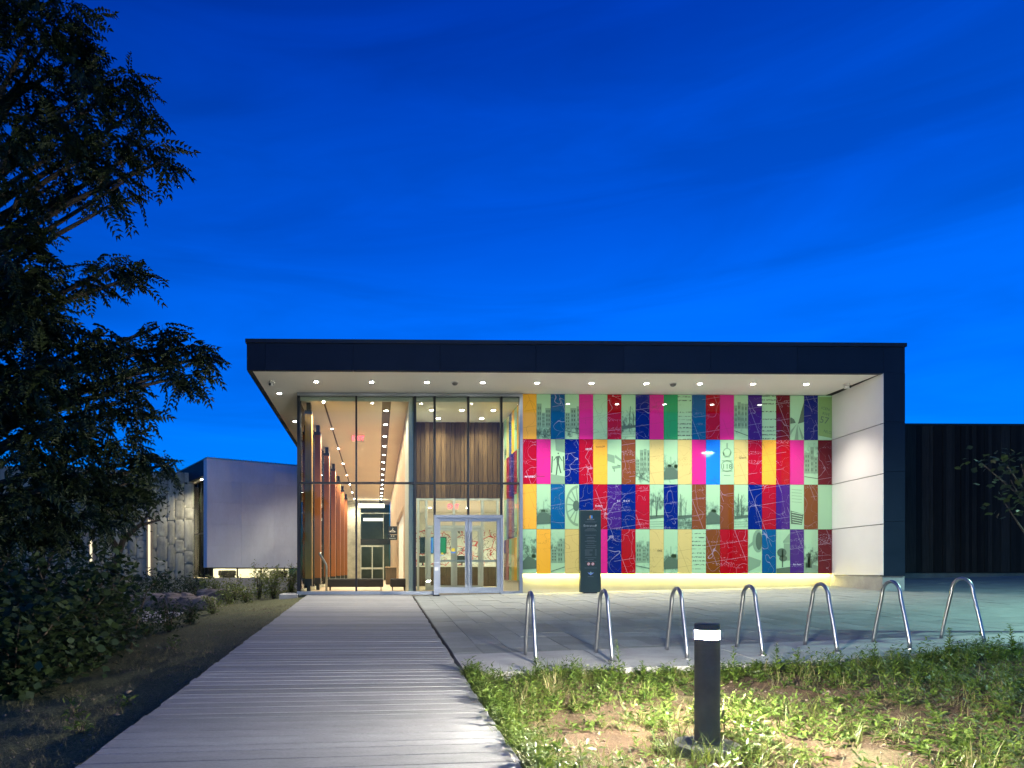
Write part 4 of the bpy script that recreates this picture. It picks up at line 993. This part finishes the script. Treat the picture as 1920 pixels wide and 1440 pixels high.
def pinnate(n_pairs, L, ll, lw, droop, seed):
    r = random.Random(seed); V, F = [], []
    def P(t): return (L * t, 0, -droop * L * t * t)
    def leaflet(p, yaw, l, w, dz):
        i = len(V); c, s_ = math.cos(yaw), math.sin(yaw)
        for (a, b_, z) in ((0, 0, 0), (.45 * l, w, .012), (l, 0, -dz), (.45 * l, -w, .012)): V.append((p[0] + a * c - b_ * s_, p[1] + a * s_ + b_ * c, p[2] + z))
        F.extend([(i, i + 1, i + 2), (i, i + 2, i + 3)])
    for k in range(n_pairs):
        t = .18 + .78 * k / (n_pairs - 1); sz = math.sin(math.pi * (.22 + .62 * t)) 
        for sgn in (-1, 1): leaflet(P(t), sgn * r.uniform(.85, 1.15), ll * sz * r.uniform(.85, 1.1), lw * sz, r.uniform(.02, .06))
    leaflet(P(.97), 0, ll * .8, lw * .8, .02)
    i = len(V); V += [(0, -.004, 0), (0, .004, 0), P(1)]; F.append((i, i + 1, i + 2))
    return np.array(V), np.array(F)
PIN = [pinnate(7, .46, .135, .027, .25, 1), pinnate(8, .52, .14, .027, .45, 2), pinnate(6, .40, .125, .026, .1, 3)]
BROAD = []
for sd_ in range(3):
    r = random.Random(sd_); V = [(0, 0, 0), (.3, .38, .03), (.62, .50, .0), (.72, .22, .04), (1.0, 0, -.12), (.72, -.22, .04), (.62, -.48, .0), (.3, -.40, .03), (.5, 0, -.03)]
    V = [(a, b_ * r.uniform(.8, 1.1), z + r.uniform(-.03, .03)) for a, b_, z in V]; BROAD.append((np.array(V), np.array([(0, 1, 8), (1, 2, 8), (2, 3, 8), (3, 4, 8), (4, 5, 8), (5, 6, 8), (6, 7, 8), (7, 0, 8)])))
LANCE = [(np.array([(0, 0, 0), (.45, .16, .03), (1, 0, -.08), (.45, -.16, .03)]), np.array([(0, 1, 2), (0, 2, 3)]))]
SMALL = [(np.array([(0, 0, 0), (.5, .27, .04), (1, 0, -.05), (.5, -.27, .04)]), np.array([(0, 1, 2), (0, 2, 3)]))]
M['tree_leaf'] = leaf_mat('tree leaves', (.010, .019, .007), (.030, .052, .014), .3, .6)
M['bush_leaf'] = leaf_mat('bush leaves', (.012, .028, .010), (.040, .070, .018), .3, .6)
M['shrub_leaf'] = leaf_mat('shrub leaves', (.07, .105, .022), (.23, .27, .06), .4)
M['weed'] = leaf_mat('weed leaves', (.040, .082, .013), (.125, .185, .028), .4)
M['grass'] = leaf_mat('grass blades', (.055, .100, .016), (.175, .210, .042), .4)
M['dry_grass'] = leaf_mat('dry grass', (.12, .115, .045), (.28, .24, .11), .3)

# ---- the big tree: trunk, limbs out to each spray of leaves
TB = Vector((-6.1, 9.6, 0)); TB.z = ground_z(TB.x, TB.y) - .1
tree = thing('walnut_tree', TB, 'tall dark tree with feathery compound leaves overhanging the verge', 'tree')
trunk = MB(); tp = [TB, TB + Vector((.1, 0, 1.6)), TB + Vector((.05, .1, 3.6)), TB + Vector((.3, 0, 5.8)), TB + Vector((.2, .1, 8.0)), TB + Vector((.5, 0, 10.2))]
trunk.tube(tp, [.24, .20, .17, .13, .09, .04], 12)
CL = [(130, 30, 9.4, 75, 60), (60, 70, 9.0, 90, 80), (150, 105, 9.8, 55, 46), (175, 170, 9.3, 60, 50), (235, 160, 9.5, 48, 40), (262, 205, 9.5, 34, 24), (90, 190, 9.8, 90, 90), (30, 260, 9.0, 80, 80),
      (140, 265, 9.2, 70, 60), (215, 262, 9.4, 52, 40), (285, 270, 9.5, 38, 28), (318, 298, 9.5, 22, 12), (190, 320, 9.6, 40, 22), (230, 345, 9.4, 42, 32), (212, 385, 9.4, 24, 10), (110, 345, 9.6, 46, 26), (40, 360, 9.2, 60, 40), (40, 445, 9.3, 62, 60),
      (25, 520, 9.0, 80, 80), (80, 512, 9.4, 36, 22), (215, 500, 9.7, 48, 40), (165, 530, 9.6, 38, 26), (255, 520, 9.7, 25, 14), (80, 590, 9.3, 80, 80), (50, 620, 9.2, 90, 90), (195, 628, 9.6, 46, 36), (170, 660, 9.5, 70, 60),
      (250, 650, 9.6, 42, 32), (295, 615, 9.6, 30, 22), (310, 650, 9.6, 34, 26), (365, 660, 9.6, 38, 36), (350, 705, 9.6, 40, 38), (392, 668, 9.6, 20, 12), (320, 700, 9.6, 26, 12), (240, 710, 9.5, 50, 40), (110, 700, 9.1, 80, 70), (40, 740, 9.0, 80, 80),
      (200, 760, 9.4, 60, 52), (255, 765, 9.7, 36, 24), (130, 800, 9.2, 80, 80), (50, 840, 9.0, 90, 90), (220, 830, 9.7, 60, 52), (280, 860, 10, 46, 36), (315, 872, 10.2, 20, 10), (150, 890, 9.3, 80, 76), (60, 930, 9.0, 90, 90), (230, 910, 9.8, 56, 50), (190, 960, 9.5, 64, 60), (100, 985, 9.2, 70, 60), (20, 990, 9, 70, 50)]
rp = random.Random(31)
for k in range(60):
    CL.append((rp.uniform(-620, -10), rp.uniform(-330, 960), rp.uniform(8.3, 11.6), rp.uniform(70, 110), 60))
for k in range(12): CL.append((rp.uniform(-300, 120), rp.uniform(-330, -30), rp.uniform(8.8, 10.6), rp.uniform(60, 90), 50))
for k in range(8): CL.append((rp.uniform(-120, 60), rp.uniform(40, 960), rp.uniform(10.4, 12.2), rp.uniform(60, 90), 50))
P_, Yw_, Pt_, Rl_, Sc_ = [], [], [], [], []
def trunk_at(z):
    for a, b_ in zip(tp, tp[1:]):
        if a.z <= z <= b_.z: return a.lerp(b_, (z - a.z) / (b_.z - a.z))
    return tp[-1] if z > tp[-1].z else tp[1]
for (px, py, Y, r, n_) in CL:
    n_ = int(n_ * (.78 if px > 150 else .95)); r *= .66; px -= 4
    c = at(px, py, Y); R_ = r * Y / 1280; b0 = trunk_at(c.z - .35 * (c - TB).length * .5 - .2)
    mid = b0.lerp(c, .55) + Vector((rp.uniform(-.15, .15), rp.uniform(-.2, .2), .12)); tip = c + (c - mid).normalized() * R_ * .5
    trunk.tube([b0, b0.lerp(mid, .5) + Vector((0, 0, .04)), mid, c, tip], [.062, .05, .036, .019, .006], 6)
    outd = math.atan2((c - b0).y, (c - b0).x)
    g_ = RNG.normal(0, .48, (n_, 3)); g_ /= np.maximum(1, np.linalg.norm(g_, axis=1) / .95)[:, None]
    pos = np.array(c) + g_ * np.array([R_, R_ * 1.1, R_ * .8])
    P_.append(pos); Yw_.append(np.arctan2(g_[:, 1], g_[:, 0]) * .5 + outd * .5 + RNG.normal(0, .9, n_)); Pt_.append(RNG.normal(-.35, .4, n_)); Rl_.append(RNG.normal(0, .5, n_)); Sc_.append(RNG.uniform(.6, 1.0, n_))
V, F = scatter(PIN, np.concatenate(P_), np.concatenate(Yw_), np.concatenate(Pt_), np.concatenate(Rl_), np.concatenate(Sc_))
trunk.build('trunk', M['bark'], tree, True); put('crown', np_mesh('crown', V, F, M['tree_leaf']), tree)

def plant(name, label, cat, base, h, rad, n, templ, mat, lsz, group=None, stems=7, lean=.35, bottom=.15, flat=1.0):
    t = thing(name, base, label, cat, group)
    st_ = MB(); P, YY = [], []; r = random.Random(int(base.x * 131 + base.y * 17))
    for k in range(stems):
        a = r.uniform(0, 6.28); q = r.uniform(.2, 1) ** .6; tip = Vector((math.cos(a) * rad * q * lean * 2, math.sin(a) * rad * q * lean * 2, h * r.uniform(.65, 1)))
        midp = Vector((tip.x * .35, tip.y * .35, tip.z * .55)); st_.tube([(tip.x * .06, tip.y * .06, -.05), midp, tip], [.012 * h + .003, .007 * h + .002, .002], 5)
        for i in range(n // stems):
            s_ = r.uniform(bottom, 1); pnt = (Vector((0, 0, 0)).lerp(midp, s_ * 2) if s_ < .5 else midp.lerp(tip, s_ * 2 - 1))
            sp2 = rad * .42 * math.sin(math.pi * min(1, .15 + s_ * .8)) * flat
            P.append((pnt.x + r.gauss(0, sp2), pnt.y + r.gauss(0, sp2), max(.02, pnt.z + r.gauss(0, .06 * h)))); YY.append(r.uniform(0, 6.28))
    P = np.array(P); n_ = len(P); V, F = scatter(templ, P, np.array(YY), RNG.normal(.1, .5, n_), RNG.normal(0, .5, n_), RNG.uniform(.6, 1.15, n_) * lsz)
    st_.build('stem', M['twig'], t, True, local=True); put('foliage', np_mesh('foliage', V, F, mat), t, local=True); return t
def gp(px, py): return hit(px, py)
def onY(px, Y): x = XA(px, Y); return Vector((x, Y, ground_z(x, Y)))
# dense bushes below the tree
plant('bush', 'broad-leaved dark bush at the edge of the verge below the tree', 'bush', onY(25, 7.6), 1.25, .8, 2100, BROAD, M['bush_leaf'], .105, None, 12, .5, .02)
plant('bush', 'vine-covered bush spreading under the tree trunk', 'bush', onY(120, 9.2), 1.75, 1.05, 3000, BROAD, M['bush_leaf'], .105, None, 14, .5, .02)
plant('bush', 'dark rounded bush behind the vine-covered one', 'bush', onY(190, 10.8), 1.5, .8, 1500, SMALL, M['bush_leaf'], .11, None, 14, .5, .02)
plant('bush', 'low dark bush beside the gravel bed', 'bush', onY(232, 11.8), 1.0, .5, 900, SMALL, M['bush_leaf'], .10, None, 10, .5, .02)
plant('bush', 'tall dark thicket in front of the stone wall', 'bush', onY(60, 13.5), 2.4, 1.4, 1800, SMALL, M['bush_leaf'], .14, None, 16, .5, .05)
plant('bush', 'dark thicket filling the corner beyond the vine bush', 'bush', onY(-60, 9.5), 2.0, 1.2, 1500, BROAD, M['bush_leaf'], .115, None, 14, .5, .02)
# leaning sapling with a bare stem
t = thing('sapling', onY(245, 11), 'thin leaning sapling with sparse leaves over the gravel bed', 'sapling')
b0 = onY(245, 11); e1, e2, e3 = at(262, 1150, 11), at(275, 1110, 11), at(310, 1072, 11)
MB().tube([b0, e1, e2, e3], [.018, .015, .011, .004], 6).build('stem', M['twig'], t, True)
pts = np.array([e2.lerp(e3, random.random()) + Vector((random.gauss(0, .09), random.gauss(0, .09), random.gauss(.03, .09))) for _ in range(160)])
V, F = scatter(SMALL, pts, RNG.uniform(0, 6.3, 160), RNG.normal(0, .5, 160), RNG.normal(0, .5, 160), RNG.uniform(.06, .11, 160)); put('foliage', np_mesh('foliage', V, F, M['bush_leaf']), t)
# second trunk with a forked limb, seen against the stone wall
t = thing('leaning_tree', onY(225, 12.6), 'small leaning tree with a forked limb before the stone wall', 'tree')
b0 = onY(225, 12.6); tk = MB()
tk.tube([b0, at(215, 1060, 12.6), at(232, 1010, 12.6), at(262, 985, 12.6), at(300, 975, 12.7)], [.10, .085, .06, .04, .012], 8)
tk.tube([at(222, 1035, 12.6), at(205, 1000, 12.6), at(190, 940, 12.6)], [.06, .045, .02], 7); tk.tube([at(262, 985, 12.6), at(285, 955, 12.6), at(315, 925, 12.6)], [.03, .018, .006], 6)
tk.build('trunk', M['bark'], t, True)
cen = [at(px, py, 12.6 + q) for px, py, q in ((270, 930, -.3), (230, 960, .3), (190, 930, 0), (285, 900, .2), (240, 900, 0), (150, 990, .4))]
pts = np.concatenate([np.array(c) + RNG.normal(0, .26, (190, 3)) for c in cen]); k = len(pts)
V, F = scatter(SMALL, pts, RNG.uniform(0, 6.3, k), RNG.normal(-.2, .5, k), RNG.normal(0, .6, k), RNG.uniform(.06, .12, k)); put('crown', np_mesh('crown', V, F, M['tree_leaf']), t)
# planted bed between verge and building
bed_l = [(545, 1108, 20.6, 1.05, .30, 620, 'tall yellow-green perennial against the lobby corner'), (512, 1112, 20.2, .95, .34, 680, 'feathery perennial beside the lobby corner'), (486, 1110, 21.0, 1.15, .30, 560, 'slender shrub with pale leaves in the bed by the cube'),
         (462, 1118, 19.6, .60, .34, 330, 'low rounded shrub in the bed by the cube'), (430, 1120, 19.4, .55, .34, 330, 'low spreading shrub at the edge of the planted bed'), (440, 1105, 23, .85, .4, 330, 'grassy shrub under the strip windows'), (405, 1100, 25, .9, .5, 360, 'grassy shrub at the corner of the pale cube'),
         (356, 1155, 14.5, .55, .26, 330, 'small dark shrub on the verge near the boulders'), (318, 1180, 13.2, .72, .30, 420, 'bushy dark shrub on the verge beside the gravel'), (275, 1190, 12.6, .5, .30, 300, 'low dark shrub at the foot of the gravel bed'), (398, 1135, 16.4, .42, .24, 240, 'small round shrub by the dark boulder'),
         (340, 1112, 27, 1.0, .6, 420, 'loose shrub before the rough stone wall'), (300, 1112, 28, 1.1, .7, 420, 'wild grassy clump at the foot of the stone wall'), (365, 1108, 26, 1.1, .5, 380, 'leafy shrub before the green glass corner'), (250, 1112, 29, 1.0, .8, 420, 'dark clump below the lit slit window')]
for px, py, Y, h, r_, n_, l in bed_l:
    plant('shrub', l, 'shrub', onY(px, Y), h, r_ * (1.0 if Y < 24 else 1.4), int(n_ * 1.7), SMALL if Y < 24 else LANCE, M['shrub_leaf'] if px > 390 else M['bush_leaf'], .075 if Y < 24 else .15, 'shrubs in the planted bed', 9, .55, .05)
# gravel bed and boulders
gvp = [(250, 1165), (300, 1172), (345, 1152), (330, 1132), (290, 1128), (245, 1140)]
gpts = [hit(px, py) for px, py in gvp]
m = MB(); m.v = [(p.x, p.y, p.z + .03) for p in gpts] ; cgx = sum((Vector(v) for v in m.v), Vector()) / len(gpts); m.v.append(tuple(cgx)); m.f = [(i, (i + 1) % len(gpts), len(gpts)) for i in range(len(gpts))]
m.f = [f[::-1] if True else f for f in m.f]
tag(m.build('gravel', M['gravel']), 'pale gravel bed beside the planted verge', None, kind='structure')
def boulder(px, Y, sx_, sy_, sz_, label, seed):
    p = onY(px, Y); r = random.Random(seed); t = MB(); n_, k_ = 14, 8
    for j in range(k_ + 1):
        th = math.pi * j / k_
        for i in range(n_):
            ph = 2 * math.pi * i / n_; q = 1 + .16 * math.sin(3 * ph + seed) * math.sin(2 * th) + r.uniform(-.09, .09)
            sg = lambda a: math.copysign(abs(a) ** .6, a)
            t.v.append((sx_ * q * sg(math.sin(th)) * math.cos(ph), sy_ * q * sg(math.sin(th)) * math.sin(ph), sz_ * (sg(math.cos(th)) * q * .8 + .5)))
    t.f = [(j*n_+i, j*n_+(i+1) % n_, (j+1)*n_+(i+1) % n_, (j+1)*n_+i) for j in range(k_) for i in range(n_)]
    t.f = [f[::-1] for f in t.f]
    o = t.build('boulder', M['boulder']); o.location = p; tag(o, label, 'boulder', 'boulders in the planted bed')
boulder(262, 21, .75, .45, .30, 'long flat boulder beyond the gravel bed', 1); boulder(305, 20, .7, .4, .34, 'reddish boulder beside the gravel bed', 2)
boulder(340, 18.5, .42, .35, .36, 'dark boulder between the shrubs', 3); boulder(372, 18, .5, .35, .26, 'low grey boulder at the edge of the planted bed', 4); boulder(415, 24, .8, .4, .3, 'long boulder below the corner of the pale cube', 5)
# concrete footing block at the lobby corner
tag(MB().bbox(-2.75, -2.24, 19.2, 20.4, -.5, -.02, .02).build('footing', M['concrete']), 'small pale concrete footing at the lobby glass corner', 'footing')

# young tree off to the side whose branch hangs before the dark wing
yt = Vector((9.7, 9.9, plaza_z(9.7, 9.9) - .1)); t = thing('young_tree', yt, 'young broad-leaved tree with a branch hanging before the dark timber wing', 'tree')
tk = MB().tube([yt, yt + Vector((0, 0, 1.4)), yt + Vector((.1, .1, 3.2))], [.06, .05, .02], 8)
cen = [at(px, py, 9.4) for px, py in ((1840, 868), (1880, 862), (1915, 870), (1895, 900), (1920, 930), (1885, 945), (1960, 880), (1960, 940), (2010, 860), (2020, 930), (2080, 900), (2000, 800), (2080, 820), (2060, 760))]
for c in cen: tk.tube([yt + Vector((0, 0, min(2.6, max(1.0, c.z - .2)))), c], [.02, .006], 5)
tk.build('trunk', M['bark'], t, True)
pts = np.concatenate([np.array(c) + RNG.normal(0, .11, (20, 3)) for c in cen]); k = len(pts)
V, F = scatter(BROAD, pts, RNG.uniform(0, 6.3, k), RNG.normal(-.1, .5, k), RNG.normal(0, .6, k), RNG.uniform(.065, .11, k)); put('crown', np_mesh('crown', V, F, M['tree_leaf']), t)

# ---- weeds on the lawn: nobody could count them
def vnoise(x, y, s): return (math.sin(x * 1.7 * s + 1.3) * math.cos(y * 1.9 * s - .7) + math.sin((x + y) * 1.1 * s + 2.1) * .7 + math.sin(x * 3.3 * s - y * 2.7 * s) * .45) / 2.15
bare = [hit(px, py) for px, py in ((1130, 1345), (1230, 1330), (1480, 1310), (1560, 1300), (1520, 1360), (1420, 1300), (1360, 1320), (1150, 1390), (1640, 1420), (1480, 1390))]
def lush(x, y):
    v = .54 + .50 * vnoise(x, y, 1.25)
    for b_ in bare:
        d = ((x - b_.x) / .36) ** 2 + ((y - b_.y) / .24) ** 2
        if d < 1.6: v -= .70 * math.exp(-d)
    if x < 1.35 or y > strip_front(x) - .35: v += .35
    return v
BL = []
for s_ in range(4):
    b_ = .35 + .22 * s_
    V = []
    for q in range(4):
        tq = q / 3; w = .016 * (1 - tq ** 1.6) + .0015
        zq, xq = math.sin(tq * b_) / b_, (1 - math.cos(tq * b_)) / b_
        V += [(zq, -w, -xq), (zq, w, -xq)]
    BL.append((np.array(V), np.array([f for q in range(3) for f in ((2*q, 2*q+1, 2*q+3), (2*q, 2*q+3, 2*q+2))])))
gp_, gy_, gpi, gsc = [], [], [], []; wp_, wy_, wpi, wsc = [], [], [], []
rp = random.Random(77); dry_rows = []
n_t = 0
while n_t < 3500:
    x = rp.uniform(.98, 9.2); y = rp.uniform(3.2, 8.2) ** 1.0
    if y > strip_front(x) - .03 or x < 1.0: continue
    if abs(x) > y * 1.4 + .6: continue
    v = lush(x, y)
    if rp.random() > v: continue
    n_t += 1; z = ground_z(x, y) - .005; kind = rp.random()
    if (x - bp.x) ** 2 + (y - bp.y) ** 2 < .07: continue
    tall = .6 + .7 * max(0, v)
    if kind < .50:
        dry = rp.random() < .3
        for q in range(rp.randint(7, 13)):
            row = ((x + rp.gauss(0, .03), y + rp.gauss(0, .03), z), rp.uniform(0, 6.28), rp.uniform(.3 if dry else .45, 1.45), rp.uniform(.08, .24) * tall)
            if dry: dry_rows.append(row)
            else: gp_.append(row[0]); gy_.append(row[1]); gpi.append(row[2]); gsc.append(row[3])
    else:
        hh = rp.uniform(.05, .22) * tall; lx, ly = rp.gauss(0, .03), rp.gauss(0, .03)
        nl = rp.randint(9, 16)
        for q in range(nl):
            s_ = (q + 1) / nl
            wp_.append((x + lx * s_ + rp.gauss(0, .008), y + ly * s_ + rp.gauss(0, .008), z + hh * s_)); wy_.append(q * 2.4 + rp.gauss(0, .3)); wpi.append(rp.gauss(.15 + .5 * s_, .25)); wsc.append(rp.uniform(.05, .10) * (1.15 - .5 * s_))
for k in range(46):         # weeds crowding the bollard's footing
    a = rp.uniform(math.pi * .95, math.pi * 2.25) if k < 34 else rp.uniform(0, 6.28); d = rp.uniform(.25, .42); x, y = bp.x + d * math.cos(a), bp.y + d * math.sin(a); z = ground_z(x, y)
    for j in range(rp.randint(6, 11)): gp_.append((x + rp.gauss(0, .03), y + rp.gauss(0, .03), z)); gy_.append(rp.uniform(0, 6.28)); gpi.append(rp.uniform(.5, 1.45)); gsc.append(rp.uniform(.10, .28))
for k in range(520):        # overgrown fringe along the deck and the kerb, and a mat of weeds at the far end of the hoops
    q = rp.random()
    if q < .4: x, y = rp.uniform(1.0, 1.14), rp.uniform(3.4, 7.9)
    elif q < .75: x = rp.uniform(1.1, 8.5); y = strip_front(x) - rp.uniform(.02, .14)
    else: x = rp.uniform(5.8, 9.6); y = strip_front(x) - rp.uniform(-.15, .6)
    z = ground_z(x, y); z = max(z, plaza_z(x, y) - .12)
    for j in range(rp.randint(8, 14)):
        gp_.append((x + rp.gauss(0, .03), y + rp.gauss(0, .03), z)); gy_.append(rp.uniform(0, 6.28)); gpi.append(rp.uniform(.6, 1.5)); gsc.append(rp.uniform(.12, .30) * (.55 if .4 <= q < .75 else 1))
    hh = rp.uniform(.10, .30) * (.5 if .4 <= q < .75 else 1); nl = 14
    for j in range(nl):
        s_ = (j + 1) / nl; wp_.append((x + .05 * s_ * math.sin(k), y, z + hh * s_)); wy_.append(j * 2.4); wpi.append(rp.gauss(.3, .3)); wsc.append(rp.uniform(.05, .11) * (1.15 - .5 * s_))
gp_ = np.array(gp_); k = len(gp_); V, F = scatter(BL, gp_, np.array(gy_), np.array(gpi), np.zeros(k), np.array(gsc))
tag(put('grass', np_mesh('grass', V, F, M['grass'])), 'patchy green grass growing from bare soil around the bollard', 'grass', kind='stuff')
wp_ = np.array(wp_); k = len(wp_); V, F = scatter(LANCE, wp_, np.array(wy_), np.array(wpi), RNG.normal(0, .4, k), np.array(wsc))
tag(put('weeds', np_mesh('weeds', V, F, M['weed'])), 'leafy weeds covering the soil between boardwalk and kerb', 'weeds', kind='stuff')
k = len(dry_rows); V, F = scatter(BL, np.array([q[0] for q in dry_rows]), np.array([q[1] for q in dry_rows]), np.array([q[2] for q in dry_rows]), np.zeros(k), np.array([q[3] for q in dry_rows]))
tag(put('grass', np_mesh('grass', V, F, M['dry_grass'])), 'dead straw-coloured grass mixed among the green weeds', 'grass', kind='stuff')
# pebbles and clods on the bare soil
OCT = [(np.array([(1, 0, 0), (-1, 0, 0), (0, .8, 0), (0, -.8, 0), (0, 0, .55), (0, 0, -.5)]), np.array([(0, 2, 4), (2, 1, 4), (1, 3, 4), (3, 0, 4), (2, 0, 5), (1, 2, 5), (3, 1, 5), (0, 3, 5)]))]
pp = []
for _ in range(2200):
    x, y = -2.02 - abs(rp.gauss(0, 1.1)), rp.uniform(3.6, 17); pp.append((x, y, ground_z(x, y) + .001))
while len(pp) < 4800:
    x, y = rp.uniform(1.0, 8.5), rp.uniform(3.4, 8.1)
    if y < strip_front(x) - .03 and x < y * 1.05 + .6: pp.append((x, y, ground_z(x, y) + .001))
pp = np.array(pp); k = len(pp); V, F = scatter(OCT, pp, RNG.uniform(0, 6.3, k), RNG.normal(0, .4, k), RNG.normal(0, .4, k), .004 + RNG.exponential(.0055, k))
tag(put('pebbles', np_mesh('pebbles', V, F, surface('soil clods and pebbles', (.17, .13, .095), .95, .5, 12, kind='World'))), 'pebbles and clods scattered on the bare soil beside the boardwalk', 'pebbles', kind='stuff')
# short dry turf of the verge on the other side of the deck
tp_, ty_, tpi, tsc = [], [], [], []
while len(tp_) < 26000:
    y = rp.uniform(3.6, 19); x = -2.05 - abs(rp.gauss(0, 1)) * (.6 + y * .16)
    if rp.random() > .35 + .55 * vnoise(x, y, 1.6): continue
    z = ground_z(x, y)
    for q in range(4): tp_.append((x + rp.gauss(0, .025), y + rp.gauss(0, .025), z - .004)); ty_.append(rp.uniform(0, 6.28)); tpi.append(rp.uniform(.3, 1.4)); tsc.append(rp.uniform(.03, .10))
k = len(tp_); V, F = scatter(BL[:2], np.array(tp_), np.array(ty_), np.array(tpi), np.zeros(k), np.array(tsc))
tag(put('turf', np_mesh('turf', V, F, M['dry_grass'])), 'short dry turf on the dark verge beside the boardwalk', 'turf', kind='stuff')
for i, (px, py, h, l) in enumerate(((140, 1345, .20, 'small bright weed tuft on the dark verge'), (155, 1375, .16, 'low weed tuft by the edge of the boardwalk'), (325, 1215, .14, 'tiny weed on the bare verge soil'), (235, 1325, .12, 'weed sprig beside the boardwalk edge'))):
    plant('weed_tuft', l, 'weed', hit(px, py), h, .12, 46, LANCE, M['weed'], .08, 'weed tufts on the verge', 5, .6, .05)
# single tall weeds that stand out
def tall_weed(px, Y, h, label, n_=40):
    x = XA(px, Y); b_ = Vector((x, Y, ground_z(x, Y))); t = thing('tall_weed', b_, label, 'weed', 'tall weeds'); r = random.Random(px)
    lean = r.uniform(-.05, .05); MB().tube([(0, 0, -.02), (lean * .4, 0, h * .5), (lean, 0, h)], [.005, .004, .0015], 5).build('stem', M['weed'], t, True, local=True)
    P = np.array([(lean * (q / n_), 0, h * (.08 + .9 * q / n_)) for q in range(n_)]); s_ = np.linspace(0, 1, n_)
    V, F = scatter(LANCE, P, np.arange(n_) * 2.4, RNG.normal(.6, .25, n_), RNG.normal(0, .4, n_), (.11 - .07 * s_) * RNG.uniform(.7, 1.1, n_)); put('foliage', np_mesh('foliage', V, F, M['weed']), t, local=True)
tall_weed(1163, 7.7, .50, 'tall pale weed at the kerb in front of the second hoop'); tall_weed(1376, 7.5, .44, 'tall weed at the kerb just past the bollard'); tall_weed(1456, 7.75, .34, 'weed with upright leaves at the kerb below the fourth hoop')
tall_weed(1492, 7.8, .30, 'leafy weed at the kerb next to the fifth hoop'); tall_weed(1636, 7.9, .34, 'tall thin weed leaning over the kerb by the sixth hoop'); tall_weed(1210, 7.55, .26, 'short upright weed at the kerb between the second and third hoops'); tall_weed(1005, 7.7, .30, 'upright weed in front of the first hoop')
tall_weed(1780, 8.2, .42, 'dark bushy weed before the last hoop', 70); tall_weed(1900, 8.4, .46, 'dark bushy weed past the last hoop', 70)
# foxtail beside the bollard
fb = Vector((bp.x - .06, bp.y - .33, 0)); fb.z = ground_z(fb.x, fb.y); t = thing('foxtail_grass', fb, 'single foxtail grass with a pale seed head in front of the bollard', 'grass')
MB().tube([(0, 0, 0), (.0, 0, .25), (.005, 0, .33)], [.003, .0022, .0018], 5).build('stem', M['grass'], t, local=True)
MB().tube([(.005, 0, .32), (.008, 0, .345), (.012, 0, .37), (.016, 0, .395)], [.003, .012, .011, .003], 8).build('seed_head', M['dry_grass'], t, True, local=True)
k = 7; V, F = scatter(BL, np.zeros((k, 3)), np.linspace(0, 6, k), np.full(k, 1.0), np.zeros(k), RNG.uniform(.2, .34, k)); put('blades', np_mesh('blades', V, F, M['grass']), t, local=True)
